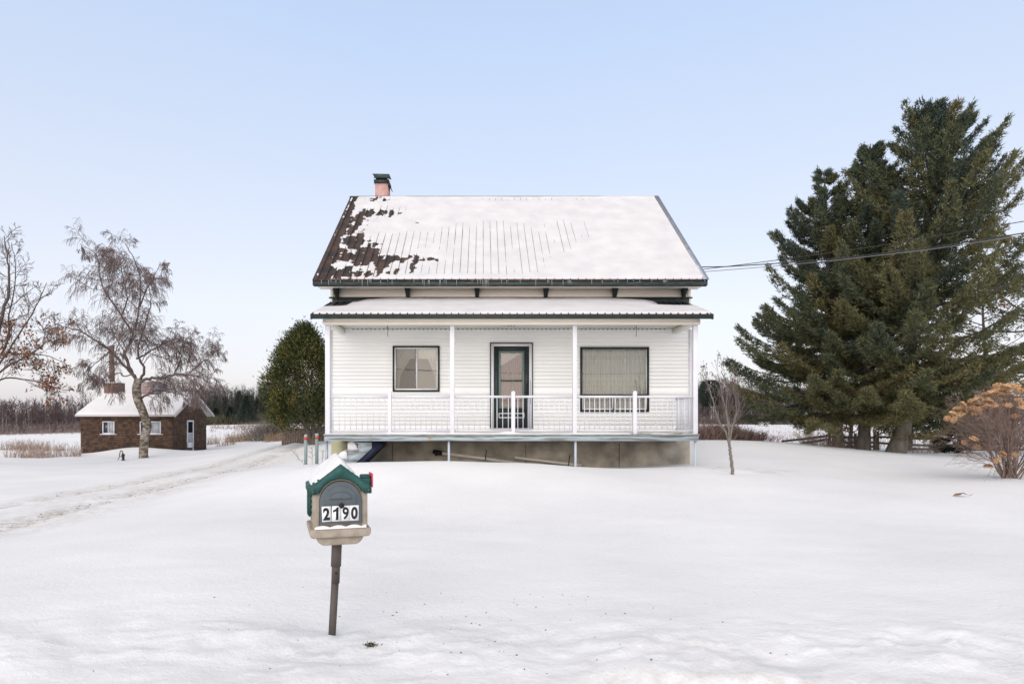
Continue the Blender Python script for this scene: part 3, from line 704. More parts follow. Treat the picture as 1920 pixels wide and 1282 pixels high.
# left sliding window
x0, x1, z0, z1 = W1
mb = MB(); o_ = .012; mb.frame(x0-o_, x1+o_, z0-o_, z1+o_, YW-.045, YW+.03, .042); win = mb.build('sliding_window', M_green, house)
mb = MB(); mb.frame(x0+.031, x1-.031, z0+.031, z1-.031, YW-.03, YW+.04, .028, .028, .035); xm = fx(781.5, YW)
mb.box(xm-.012, xm+.014, YW-.034, YW+.03, z0+.067, z1-.06); mb.build('sash', M_alu, win)
mb = MB(); mb.box(xm-.030, xm-.013, YW-.028, YW+.01, z0+.067, z1-.06); mb.box(x0+.06, x0+.075, YW-.02, YW+.01, z0+.067, z1-.06); mb.build('screen_frame', M_flash, win)
mb = MB(); mb.add([(x0+.055, YW, z0+.055), (xm, YW, z0+.055), (xm, YW, z1-.055), (x0+.055, YW, z1-.055)], [(0, 1, 2, 3)]); p_ = mb.build('pane', M_screen, win); p_['label'] = 'darker pane behind an insect screen'
mb = MB(); mb.add([(xm, YW+.005, z0+.055), (x1-.055, YW+.005, z0+.055), (x1-.055, YW+.005, z1-.055), (xm, YW+.005, z1-.055)], [(0, 1, 2, 3)]); mb.build('pane', M_glass, win)
room(x0-.3, x1+.3, z0-.2, z1+.2, YW+.06, YW+1.1, win)
zt_ = z1-.05
def lerp(a, b, t): return a+(b-a)*t
def inner_left(v):
    return lerp(fx(784, YW), fx(750, YW), (v/.62)**.8) if v < .62 else lerp(fx(750, YW), fx(747, YW), (v-.62)/.38)
curtain('curtain', lambda v: x0+.0, inner_left, z0, zt_, YW+.10, M_curtain, win, 6, 50, 30)
def inner_right(v):
    return lerp(fx(790, YW), fx(814, YW), (v/.62)**.8) if v < .62 else lerp(fx(814, YW), fx(817, YW), (v-.62)/.38)
curtain('curtain', inner_right, lambda v: x1, z0, zt_, YW+.10, M_curtain, win, 6, 50, 30)
curtain('valance', lambda v: xm-.3, lambda v: x1, fz(672, YW), zt_, YW+.085, M_curtain, win, 9, 60, 6, .012)
mb = MB(); c = P(817, 701, YW+.06)
for r_, t_ in ((.05, .0), (.034, .012), (.018, .02)): mb.tube([(c.x, c.y-t_, c.z), (c.x, c.y-.012-t_, c.z)], [r_, r_*.8], 14)
mb.build('tieback', M_brass, win)
# picture window
x0, x1, z0, z1 = W2; zm = fz(740.5, YW)
mb = MB(); mb.frame(x0-o_, x1+o_, z0-o_, z1+o_, YW-.045, YW+.03, .052); mb.box(x0+.04, x1-.04, YW-.044, YW+.03, zm-.022, zm+.022)
xm2 = fx(1151, YW); mb.box(xm2-.018, xm2+.018, YW-.044, YW+.03, z0+.04, zm-.022); pw = mb.build('picture_window', M_green, house)
mb = MB(); mb.frame(x0+.04, xm2-.018, z0+.04, zm-.022, YW-.03, YW+.02, .022, .012, .03); mb.frame(xm2+.018, x1-.04, z0+.04, zm-.022, YW-.03, YW+.02, .022, .012, .03)
mb.box(x1-.058, x1-.041, YW-.02, YW+.03, zm+.022, z1-.05)
mb.build('sash', M_alu, pw)
mb = MB(); mb.add([(x0+.03, YW, zm), (x1-.03, YW, zm), (x1-.03, YW, z1-.03), (x0+.03, YW, z1-.03)], [(0, 1, 2, 3)]); mb.build('pane', M_glass, pw)
for a, b in ((x0+.05, xm2-.03), (xm2+.03, x1-.05)):
    mb = MB(); mb.add([(a, YW, z0+.06), (b, YW, z0+.06), (b, YW, zm-.02), (a, YW, zm-.02)], [(0, 1, 2, 3)]); mb.build('pane', M_glass, pw)
room(x0-.3, x1+.3, z0-.2, z1+.2, YW+.06, YW+1.3, pw)
curtain('curtain', lambda v: x0-.1, lambda v: x1+.1, z0-.1, z1, YW+.12, M_curtain, pw, 26, 320, 10, .022)
curtain('lace_band', lambda v: x0-.1, lambda v: x1+.1, fz(726, YW), fz(712, YW), YW+.092, M_lace, pw, 26, 320, 4, .022)
curtain('lace_band', lambda v: x0-.1, lambda v: x1+.1, fz(674, YW), fz(666, YW), YW+.092, M_lace, pw, 26, 320, 4, .022)
# door
x0, x1, z0, z1 = DR
mb = MB(); mb.box(x0-.03, x0-.008, YW-.04, YW+.02, z0, z1+.03); mb.box(x1+.008, x1+.03, YW-.04, YW+.02, z0, z1+.03); mb.box(x0-.008, x1+.008, YW-.04, YW+.02, z1+.008, z1+.03); dt = mb.build('door_trim', M_green, house)
mb = MB(); cw = .065; mb.box(x0-.008, x0+cw, YW-.035, YW+.03, z0, z1+.008); mb.box(x1-cw, x1+.008, YW-.035, YW+.03, z0, z1+.008); mb.box(x0+cw, x1-cw, YW-.035, YW+.03, z1-cw+.01, z1+.008)
mb.box(x0-.02, x1+.02, YW-.08, YW+.02, z0-.03, z0-.001); mb.build('door_casing', M_trim, house)
dx0, dx1, dz0, dz1 = x0+cw+.004, x1-cw-.004, z0+.004, z1-cw+.006
gx0, gx1, gz0, gz1 = fx(935, YW), fx(983, YW), fz(765.5, YW), fz(658, YW)
mb = MB(); mb.box(dx0, gx0, YW-.01, YW+.03, dz0, dz1); mb.box(gx1, dx1, YW-.01, YW+.03, dz0, dz1); mb.box(gx0, gx1, YW-.01, YW+.03, gz1, dz1); mb.box(gx0, gx1, YW-.01, YW+.03, dz0, gz0); door = mb.build('front_door', M_green, house)
mb = MB(); mb.frame(gx0, gx1, gz0, gz1, YW-.022, YW+.02, .048, .05, .035); zr_ = fz(712.5, YW); mb.box(gx0+.048, gx1-.048, YW-.02, YW+.01, zr_-.01, zr_+.014); mb.build('glazing_frame', M_teal, door)
mb = MB(); mb.box(gx0+.046, gx1-.046, YW-.012, YW-.0, zr_-.028, zr_-.011); mb.build('glazing_bar', M_black, door)
mb = MB(); mb.add([(gx0+.03, YW, gz0+.03), (gx1-.03, YW, gz0+.03), (gx1-.03, YW, gz1-.03), (gx0+.03, YW, gz1-.03)], [(0, 1, 2, 3)]); mb.build('pane', M_glass, door)
curtain('door_curtain', lambda v: gx0, lambda v: gx1, gz0, gz1, YW+.05, M_pinkc, door, 12, 100, 6, .012)
mb = MB(); mb.box(dx0, dx1, YW+.08, YW+.12, dz0, dz1); mb.build('inner_door', M_green, door)
mb = MB(); a0, a1, b0, b1 = gx0, gx1, fz(783.5, YW), fz(774, YW); mb.frame(a0, a1, b0, b1, YW-.024, YW-.0105, .018, .022, .022); mb.build('push_bar', M_trim, door)
mb = MB(); hx_ = fx(988, YW); mb.box(hx_-.018, hx_+.018, YW-.03, YW-.011, fz(742, YW), fz(718, YW)); mb.tube([(hx_, YW-.03, fz(734, YW)), (hx_, YW-.06, fz(734, YW)), (hx_-.05, YW-.065, fz(735, YW))], .009, 8); mb.build('door_handle', M_black, door)
mb = MB(); hx_ = fx(994.3, YW); mb.tube([(hx_, YW-.05, fz(712, YW)), (hx_, YW-.05, fz(757, YW))], .006, 6); mb.build('door_spring', M_flash, door)

# ------------------------------------------------------------------ service cables
M_cable = mat('black_cable', (.03, .03, .033), .6); M_cable2 = mat('bare_alloy_cable', (.15, .155, .165), .6)
def cable(pts, r, m, label):
    ps = []
    for i in range(len(pts)-1):
        for k in range(10): ps.append(pts[i].lerp(pts[i+1], k/10))
    ps.append(pts[-1]); mb = MB(); mb.tube(ps, r, 6)
    o = mb.build('service_cable', m, origin=tuple(pts[0])); return tag(o, label, 'cable', 'overhead cables from the house to the right')
def yy_(t): return 17.2-t*2.7
cable([P(1316, 500.5, 17.2), P(1360, 500, 16.8), P(1440, 495, 16.2), P(1560, 486, 15.4), P(1750, 464, 14.4), P(1920, 437, 13.5), P(2300, 360, 12)], .013, M_cable, 'thick twisted cable, middle of the three running from the roof edge to the spruces')
cable([P(1318, 505, 17.2), P(1400, 495, 16.6), P(1470, 486, 16), P(1640, 462, 15), P(1920, 415, 13.6), P(2300, 330, 12)], .009, M_cable, 'thin cable that climbs above the other two before reaching the spruces')
cable([P(1320, 509.5, 17.2), P(1440, 500, 16.2), P(1560, 489, 15.4), P(1750, 467, 14.4), P(1920, 441, 13.5), P(2300, 368, 12)], .008, M_cable2, 'pale lowest cable running from the roof edge across the spruces')

# utility line across the road behind the viewer: it shows as two dark lines in the window panes
for z_, dz, lab in ((5.95, .55, 'upper wire of the roadside line mirrored in the window panes'), (4.45, .42, 'lower wire of the roadside line mirrored in the window panes')):
    mb = MB(); mb.tube([(x, -8+.02*x, z_+dz*(-x)/14+.0006*x*x*4-.0) for x in np.linspace(-32, 32, 33)], .022, 5)
    tag(mb.build('road_wire', M_cable, origin=(0, -8, z_)), lab, 'wire', 'wires along the road mirrored in the windows')

# ------------------------------------------------------------------ mailbox
M_mgreen = mat('green_plastic', (.014, .062, .056), .55, (.022, .092, .082), 16, thresh=(.35, .65), bump=.15, bscale=60)
M_mbeige = mat('beige_plastic', (.235, .195, .15), .7, (.36, .31, .25), 14, thresh=(.3, .62), bump=.25, bscale=80)
M_mgrey = mat('grey_plastic', (.065, .082, .092), .5, (.09, .108, .12), 8, bump=.12, bscale=70)
M_rust = mat('weathered_steel', (.062, .052, .046), .6, (.11, .09, .078), 12, bump=.3, bscale=50, stretch=(1, 1, .3))
M_white = mat('white_sticker', (.78, .78, .76), .5); M_red = mat('red_flag', (.62, .05, .09), .5)
mx_, my_ = -.962, 4.30; mz_ = tz(mx_, my_)
box = thing('mailbox', (mx_, my_, mz_), 'green-roofed beige mailbox on a leaning steel pipe, numbered 2190', 'mailbox', rotz=math.radians(17.5))
def L(z): return z-mz_
mb = MB(); mb.tube([(-.044, .01, -.15), (-.014, 0, L(.56))], .0245, 16); mb.tube([(-.014, 0, L(.515)), (-.0105, 0, L(.62)), (-.0100, 0, L(.635))], [.0275, .0275, .0275], 16)
mb.tube([(-.0105, 0, L(.625)), (-.004, 0, L(.80))], .0335, 16); mb.build('pipe', M_rust, box, local=True)
mb = MB(); mb.tube([(-.012, -.026, L(.585)), (-.012, -.032, L(.585))], .007, 8); mb.build('bolt', M_black, box, local=True)
D0, D1 = -.215, .20
mb = MB()
mb.prism([(-.108, L(.800)), (.108, L(.800)), (.135, L(.822)), (.152, L(.853)), (-.152, L(.853)), (-.135, L(.822))], D0+.02, D1-.02, 'y')
mb.prism([(-.178, L(.854)), (.178, L(.854)), (.190, L(.872)), (.190, L(.91)), (-.190, L(.91)), (-.190, L(.872))], D0-.02, D1-.0, 'y')
mb.build('tray', M_mbeige, box, local=True, bevel=.012)
mb = MB(); hw = .158
mb.prism([(-hw, L(.911)), (hw, L(.911)), (hw, L(1.15)), (0, L(1.27)), (-hw, L(1.15))], D0+.02, D1-.01, 'y')
# lap boards on the side walls
for k in range(6):
    z = .925+k*.036
    for s in (-1, 1): mb.prism([(s*hw, L(z)), (s*(hw+.010), L(z)), (s*hw, L(z+.034))], D0+.05, D1-.03, 'y')
for s in (-1, 1): mb.box(s*.151-.018, s*.151+.018, D0+.0, D0+.045, L(.911), L(1.15))
mb.build('body', M_mbeige, box, local=True, bevel=.004)
# shutters
for s in (-1, 1):
    mb = MB(); mb.box(s*(hw+.006), s*(hw+.026), .045, D1-.02, L(.955), L(1.125))
    for k in range(6): mb.box(s*(hw+.027), s*(hw+.032), .055, D1-.03, L(.965+k*.026), L(.983+k*.026))
    mb.build('shutter', M_mgreen, box, local=True)
def arch(hw_, zb, zs, zt, n=14):
    pts = [(-hw_, zb), (hw_, zb)]
    for i in range(n+1):
        a = math.pi*i/n; pts.append((hw_*math.cos(a), zs+(zt-zs)*math.sin(a)))
    return [(a, L(b)) for a, b in pts]
mb = MB(); mb.prism(arch(.141, .937, 1.075, 1.222), D0-.002, D0+.03, 'y'); mb.build('door_surround', M_mbeige, box, local=True)
mb = MB(); mb.prism(arch(.1325, .942, 1.075, 1.212), D0-.006, D0+.012, 'y'); mb.build('door_gasket', M_black, box, local=True)
mb = MB(); mb.prism(arch(.130, .944, 1.075, 1.208), D0-.016, D0+.005, 'y'); mdoor = mb.build('mailbox_door', M_mgrey, box, local=True, bevel=.003)
mb = MB(); mb.prism(arch(.098, 1.06, 1.085, 1.180), D0-.021, D0-.0165, 'y'); mb.build('raised_panel', M_mgrey, mdoor, local=True, bevel=.002)
mb = MB()
pts = []
for i in range(13): a = math.pi*i/12; pts.append((.070*math.cos(a), L(1.098+.042*math.sin(a))))
mb.prism(pts, D0-.034, D0-.0215, 'y'); mb.build('door_pull', M_mgrey, mdoor, local=True, bevel=.005)
mb = MB(); mb.tube([(.004, D0-.016, L(1.056)), (.004, D0-.034, L(1.056))], [.0155, .0155], 20); mb.build('knob', M_black, mdoor, local=True)
M_digit = mat('dark_numerals', (.012, .013, .02), .5)
tilts = [(-.088, -2.0), (-.028, 1.0), (.030, .5), (.084, .6)]
for (xc, tl), chx in zip(tilts, '2190'):
    zc = L(1.006); y = D0-.0175; pm = MB(); hw2, hh = .0275, .048
    pm.box(-hw2, hw2, -.001, .001, -hh, hh); o = pm.build('number_plate', M_white, mdoor, local=True); o.location = (xc, y, zc); o.rotation_euler = (0, math.radians(tl), 0)
    cu = bpy.data.curves.new('digit', 'FONT'); cu.body = chx; cu.size = .104; cu.offset = .0030 if chx == '9' else .0046; cu.align_x = 'CENTER'; cu.resolution_u = 6
    to = bpy.data.objects.new('tmp', cu); C.objects.link(to); bpy.context.view_layer.update()
    me = bpy.data.meshes.new_from_object(to.evaluated_get(bpy.context.evaluated_depsgraph_get())); bpy.data.objects.remove(to)
    co = np.zeros(len(me.vertices)*3, dtype=np.float32); me.vertices.foreach_get('co', co); co = co.reshape(-1, 3)
    cxx = (co[:, 0].min()+co[:, 0].max())/2; cyy = (co[:, 1].min()+co[:, 1].max())/2; hgt = co[:, 1].max()-co[:, 1].min()
    wsc = .80; k_ = .079/hgt
    new = np.stack([(co[:, 0]-cxx)*k_*wsc, np.zeros(len(co))-.0022, (co[:, 1]-cyy)*k_], 1).astype(np.float32)
    me.vertices.foreach_set('co', new.ravel()); me.update(); me.materials.clear(); me.materials.append(M_digit)
    if chx == '1':
        k_ = .079; m1 = MB(); m1.prism([(a_*k_, b_*k_) for a_, b_ in ((-.02, -.5), (.17, -.5), (.17, .5), (.04, .5), (-.08, .36), (-.26, .27), (-.26, .10), (-.02, .20))], -.0022, -.0016, 'y')
        o1 = m1.build('numeral', M_digit, mdoor, local=True); me = o1.data; bpy.data.objects.remove(o1)
    dob = bpy.data.objects.new('numeral', me); C.objects.link(dob); dob.parent = mdoor; dob.location = (xc, y, zc); dob.rotation_euler = (0, math.radians(tl), 0)
# roof
rz, re, rh = 1.312, 1.128, .192
mb = MB(); y0_, y1_ = D0-.025, D1+.03
front = [(-rh, re), (-rh, re+.042), (-.030, rz-.004), (0, rz+.006), (.030, rz-.004), (rh, re+.042), (rh, re), (rh-.05, re-.002)]
arc = [(.148*math.cos(a), 1.085+.142*math.sin(a)) for a in np.linspace(.30, math.pi-.30, 15)]
outl = [(-rh+.05, re-.002)]+front[:0]
poly = [(-rh, re), (-rh, re+.042), (-.03, rz-.004), (0, rz+.006), (.03, rz-.004), (rh, re+.042), (rh, re), (rh-.045, re)]+arc+[(-rh+.045, re)]
# front gable board as quads between outer outline and inner arch
outer = []; 
for a in np.linspace(0, 1, 17):
    x = rh*(1-2*a); outer.append((x, rz+.004-(rz-re-.038)*abs(x)/rh))
inner = []
for a in np.linspace(0, 1, 17):
    x = rh*(1-2*a); xi = x
    zz = 1.085+math.sqrt(max(0, 1-(x/.146)**2))*.142 if abs(x) < .144 else re
    inner.append((xi, max(zz, re)))
vs = []; fs = []
for (yy0, yy1) in ((y0_, D0+.01),):
    for (a, b), (c, d) in zip(outer, inner): vs += [(a, yy0, L(b)), (c, yy0, L(d)), (a, yy1, L(b)), (c, yy1, L(d))]
for i in range(16):
    k = i*4; fs += [(k, k+4, k+5, k+1), (k+2, k+3, k+7, k+6), (k, k+2, k+6, k+4), (k+1, k+5, k+7, k+3)]
fs += [(0, 1, 3, 2), (64, 66, 67, 65)]
mb.add(vs, fs); mroof = mb.build('mailbox_roof', M_mgreen, box, local=True)
mb = MB()
for s in (-1, 1):
    n_c = 7
    for k in range(n_c):       # overlapping shingle courses down each slope
        t0, t1 = k/n_c, (k+1)/n_c
        xa, za = t0*rh*s, rz-(rz-re-.03)*t0; xb, zb_ = t1*(rh+.004)*s, rz-(rz-re-.03)*t1
        mb.prism([(xa, L(za-.02)), (xa, L(za+.001)), (xb, L(zb_+.011)), (xb, L(zb_-.02))], D0+.011, y1_, 'y')
    mb.box(min(s*(rh-.03), s*(rh+.004)), max(s*(rh-.03), s*(rh+.004)), D0+.011, y1_, L(re), L(re+.02))
mb.build('shingles', M_mgreen, mroof, local=True)
mb = MB()
for s in (-1, 1): mb.tube([(s*.166, y0_-.002, L(1.148)), (s*.178, y0_-.008, L(1.148))], .010, 10)
mb.each('screw', M_rust, mroof, local=True)
mb = MB(); mb.box(rh-.055, rh+.012, -.13, -.02, L(1.145), L(1.215)); mb.prism([(-.13, L(1.215)), (-.02, L(1.215)), (-.04, L(1.235)), (-.11, L(1.235))], rh-.055, rh+.012, 'x'); mb.build('flag_mount', M_mgreen, box, local=True, bevel=.01)
mb = MB(); mb.box(rh+.013, rh+.022, -.15, .0, L(1.155), L(1.245)); mb.box(rh+.013, rh+.020, -.02, .02, L(1.10), L(1.16)); mb.build('flag', M_red, box, local=True, bevel=.003)
# snow cap on the mailbox roof
na, nb = 60, 50
A_, B_ = np.meshgrid(np.linspace(0, 1, na), np.linspace(0, 1, nb))
xx = -rh*.93+(rh*.93+rh*.66)*A_; yy = D0+.005+(y1_-D0+.005)*B_
surf = rz-(rz-re-.035)*np.abs(xx)/rh
th = .036*(np.minimum(A_/.10, (1-A_)/.45)).clip(0, 1)**.6*(np.minimum(B_/.10, (1-B_)/.08)).clip(0, 1)**.5+.016*B_*(xx < .05)
th = th*(.75+.5*fbm(A_*6, B_*6, 3, 7))+.010*np.exp(-(xx/.05)**2)
th = th-.03*((fbm(A_*5+3, B_*9, 3, 17) < .40)*(B_ < .25)); e_ = np.minimum(np.minimum(A_, 1-A_)*na, np.minimum(B_, 1-B_)*nb)
th = np.where(e_ < .9, -.012, th)
ii = (np.arange(nb-1)[:, None]*na+np.arange(na-1)[None]).ravel(); Fq = np.stack([ii, ii+1, ii+1+na, ii+na], 1)
np_mesh('roof_snow', np.stack([xx, yy, surf+th-mz_], -1).reshape(-1, 3), Fq, M_snow, mroof, smooth=True, local=True)
mb = MB(); n_ = 24
xs2 = np.linspace(-.16, .16, n_)
for i in range(n_-1):
    a, b = xs2[i], xs2[i+1]; h0 = .006+.012*abs(math.sin(i*.45)); h1 = .006+.012*abs(math.sin((i+1)*.45))
    mb.add([(a, D0-.018, L(.911)), (b, D0-.018, L(.911)), (b, D0-.012, L(.913+h1)), (a, D0-.012, L(.913+h0)), (b, D0+.0, L(.914+h1)), (a, D0+.0, L(.914+h0))], [(0, 1, 2, 3), (3, 2, 4, 5)])
mb.build('tray_snow', M_snow, box, local=True)

# ------------------------------------------------------------------ cabin (shingled sugar shack)
M_shingle = bpy.data.materials.new('cedar_shingle'); M_shingle.use_nodes = True
n = M_shingle.node_tree; b = n.nodes['Principled BSDF']; b.inputs['Roughness'].default_value = .9
t = n.nodes.new('ShaderNodeTexCoord'); br = n.nodes.new('ShaderNodeTexNoise'); br.inputs['Scale'].default_value = 5; br.inputs['Detail'].default_value = 5
n.links.new(t.outputs['Object'], br.inputs['Vector']); rm = n.nodes.new('ShaderNodeValToRGB'); rm.color_ramp.elements[0].position = .32; rm.color_ramp.elements[1].position = .7
rm.color_ramp.elements[0].color = (.060, .037, .027, 1); rm.color_ramp.elements[1].color = (.115, .070, .046, 1); n.links.new(br.outputs['Fac'], rm.inputs[0])
at = n.nodes.new('ShaderNodeAttribute'); at.attribute_name = 'tint'; mxn = n.nodes.new('ShaderNodeMix'); mxn.data_type = 'RGBA'; mxn.blend_type = 'MULTIPLY'; mxn.inputs[0].default_value = 1
rm2 = n.nodes.new('ShaderNodeValToRGB'); rm2.color_ramp.elements[0].color = (.62, .58, .56, 1); rm2.color_ramp.elements[1].color = (1.3, 1.25, 1.2, 1); n.links.new(at.outputs['Fac'], rm2.inputs[0])
n.links.new(rm.outputs[0], mxn.inputs[6]); n.links.new(rm2.outputs[0], mxn.inputs[7]); n.links.new(mxn.outputs[2], b.inputs['Base Color'])
SX0, SX1, SY0, SY1 = fx(152.5, 35), fx(324, 35), 35.0, 39.2
SZ0, SZE = -.7, fz(778.5, 35); SYM = (SY0+SY1)/2; SZR = fz(737, SYM)
shed = thing('cabin', ((SX0+SX1)/2, SYM, -.15), 'brown shingled cabin with snowy gable roof and tall rusty stovepipe', 'cabin')
rng = np.random.default_rng(3)
def shingles(plane, a0, a1, z0, z1fun, holes):
    """rows of individual shingles on a wall; plane('f', y) front or ('s', x) side"""
    V = []; T = []; Fl = []; row = 0; z = z0
    while z < 3.3:
        a = a0-rng.random()*.2; 
        while a < a1:
            wd = .11+rng.random()*.11; l, r = max(a, a0), min(a+wd-.008, a1); a += wd
            if r-l < .02: continue
            top = z+.125; mid = (l+r)/2
            if z+.06 > z1fun(mid): continue
            top = min(top, z1fun(mid)+.03)
            if any(h[0]-.02 < mid < h[1]+.02 and h[2]-.03 < z+.05 < h[3]+.03 for h in holes): continue
            o = .040+rng.random()*.014; dz = rng.random()*.014; i = len(V)
            for (aa, zz, oo) in ((l, z-dz, o), (r, z-dz, o), (r, top, .006), (l, top, .006), (l, z-dz, 0), (r, z-dz, 0)):
                V.append((aa, plane[1]-oo, zz) if plane[0] == 'f' else (plane[1]+oo, aa, zz)); 
            T += [rng.random()]*6
            Fl += [(i, i+1, i+2, i+3), (i, i+4, i+5, i+1)]
        z += .125; row += 1
    return V, T, Fl
sw1 = (fx(193, 35), fx(215.5, 35), fz(813, 35), fz(789.5, 35)); sw2 = (fx(263, 35), fx(302.5, 35), fz(813, 35), fz(789.5, 35))
def ypx(px): return SX1*F/(px-CX)
sdr = (ypx(349.5), ypx(361.5), fz(842, 36.9), fz(787.5, 36.9)); svt = (ypx(352), ypx(360), fz(761, 37), fz(744, 37))
mb = MB()
def gab(y): return SZE+(SZR-.06-SZE)*(1-abs(y-SYM)/(SYM-SY0))
mb.box(SX0, SX1, SY0, SY0+.1, SZ0, SZE) ; mb.box(SX0, SX0+.1, SY0+.1, SY1, SZ0, SZE); mb.box(SX1-.1, SX1, SY0+.1, SY1, SZ0, SZE); mb.box(SX0+.1, SX1-.1, SY1-.1, SY1, SZ0, SZE)
for a in (SX0, SX1-.1): mb.prism([(SY0+.02, SZE), (SY1-.02, SZE), (SYM, SZR-.06)], a, a+.1, 'x')
V1, T1, F1 = shingles(('f', SY0), SX0-.02, SX1+.02, -.55, lambda x: SZE, [sw1, sw2])
V2, T2, F2 = shingles(('s', SX1), SY0-.0, SY1, -.55, gab, [sdr, svt])
base = len(mb.v); nb_ = base
allV = list(mb.v)+V1+V2; fl = list(mb.f); sz = list(mb.sz)
for f in F1: fl += [i+nb_ for i in f]; sz.append(4)
for f in F2: fl += [i+nb_+len(V1) for i in f]; sz.append(4)
np_mesh('wall', allV, fl, M_shingle, shed, tint=[.3]*nb_+T1+T2, sizes=sz)
mb = MB(); mb.box(SX1-.01, SX1+.035, SY0-.04, SY0+.0, SZ0, SZE-.02); mb.build('corner_trim', mat('dark_brown_trim', (.05, .032, .025), .8), shed)
# roof slabs
RXa, RXb = fx(141, 34.6), fx(328, 34.6)
SYE = 34.6; SZEV = fz(777.5, SYE)
mb = MB()
for sgn in (1, -1):
    f_ = lambda y: y if sgn == 1 else 2*SYM-y
    mb.prism([(f_(SYE), SZEV-.06), (f_(SYE), SZEV+.02), (SYM, SZR+.02), (SYM, SZR-.06)], RXa, RXb, 'x')
M_wtrim = mat('weathered_white_trim', (.50, .48, .46), .7, (.60, .58, .57), 4)
sroof = mb.build('roof', M_wtrim, shed)
mb = MB(); mb.box(RXa, RXb, SYE-.025, SYE-.002, SZEV-.09, SZEV+.015); 
for sgn in (1, -1):
    f_ = lambda y: y if sgn == 1 else 2*SYM-y
    mb.prism([(f_(SYE-.02), SZEV-.13), (f_(SYE-.02), SZEV+.03), (SYM, SZR+.04), (SYM, SZR-.13)], RXb+.002, RXb+.03, 'x')
mb.build('barge_board', mat('pinkish_white_board', (.55, .50, .51), .6), sroof)
nu4, ns4 = 150, 40
for sgn in (1, -1):
    U4, S4 = np.meshgrid(np.linspace(0, 1, nu4), np.linspace(0, 1, ns4))
    t4 = .07+.04*(fbm(U4*8, S4*4, 3, 90)-.5)+.004*fbm(U4*40, S4*20, 2, 91)
    ed = np.minimum(np.minimum(U4, 1-U4)*nu4/2, np.minimum(S4*ns4/2, 99)); t4 = t4*np.clip(ed, 0, 1)**.5-.01*(ed < .1)
    yv = SYE+(SYM-SYE)*S4; zv = SZEV+.02+(SZR-SZEV)*S4+t4
    ii = (np.arange(ns4-1)[:, None]*nu4+np.arange(nu4-1)[None]).ravel(); Fq = np.stack([ii, ii+1, ii+1+nu4, ii+nu4], 1)
    np_mesh('roof_snow', np.stack([RXa+.01+(RXb-RXa-.02)*U4, yv if sgn == 1 else 2*SYM-yv, zv], -1).reshape(-1, 3), Fq, M_snow, sroof, smooth=True)
# stack base, stovepipe and roof vent
M_rbrick = mat('rusty_sheet', (.13, .075, .055), .8, (.20, .12, .09), 6)
mb = MB(); mb.box(fx(197, 37), fx(223.5, 37), 36.9, 37.6, SZR-.5, fz(718, 37)); stb = mb.build('chimney_base', M_rbrick, shed)
mb = MB(); mb.tube([P(210.2, 719, 37.25), P(209.8, 690, 37.25), P(209.5, 648, 37.25)], [.145, .14, .138], 14)
mb.tube([P(209.9, 684, 37.25), P(209.9, 682.5, 37.25)], .155, 14)
mb.build('stovepipe', M_rbrick, shed)
mb = MB(); n_ = 12; mb.prism([(fx(196, 37), fz(718, 37)), (fx(198, 37), fz(716.4, 37)), (fx(222, 37), fz(716.4, 37)), (fx(224.5, 37), fz(718, 37))], 36.88, 37.62, 'y'); mb.build('chimney_snow', M_snow, stb)
va, vb = fx(263, 37.2), fx(297, 37.2)
mb = MB(); mb.box(va, vb, 36.75, 37.6, SZR-.35, fz(716.5, 37.2)); 
for k in range(4): mb.box(va-.01, vb+.01, 36.72, 36.749, SZR-.1+k*.15, SZR-.1+k*.15+.09)
vent = mb.build('roof_vent', mat('faded_pink_board', (.30, .22, .21), .8, (.38, .30, .29), 5), shed)
mb = MB(); mb.box(vb+.012, fx(305.5, 37.2), 36.72, 37.62, SZR-.2, fz(719, 37.2)); mb.build('vent_end', mat('grey_blue_sheet', (.22, .24, .27), .6), vent)
mb = MB(); mb.prism([(va-.05, fz(716.4, 37.2)), (vb+.05, fz(716.4, 37.2)), (vb-.05, fz(713, 37.2)), (va+.1, fz(712.5, 37.2))], 36.7, 37.65, 'y'); mb.build('vent_snow', M_snow, vent)
# windows
M_dark = mat('dark_interior', (.010, .011, .013), .9, spec=.05)
M_wglass = mat('cabin_pane', (.03, .035, .04), .05, spec=.8)
M_curt2 = mat('pale_cabin_curtain', (.30, .33, .36), .8, (.42, .43, .46), 9)
for (a, b, c, d), xm_ in ((sw1, fx(203.8, 35)), (sw2, fx(284.5, 35))):
    mb = MB(); mb.frame(a, b, c, d, SY0-.06, SY0+.0, .055); mb.box(xm_-.02, xm_+.02, SY0-.058, SY0-.0, c+.055, d-.055); wnd = mb.build('window', M_trim, shed)
    mb = MB(); mb.box(a-.12, b+.12, SY0-.09, SY0-.0, c-.05, c-.002); mb.build('sill', M_trim, wnd)
    mb = MB(); mb.box(a+.05, xm_-.02, SY0-.02, SY0-.003, c+.05, d-.05); mb.build('pane', M_wglass, wnd)
    mb = MB(); mb.box(xm_+.02, b-.05, SY0-.02, SY0-.003, c+.05, d-.05); p_ = mb.build('pane', M_curt2, wnd); p_['label'] = 'pane with a pale curtain behind it'
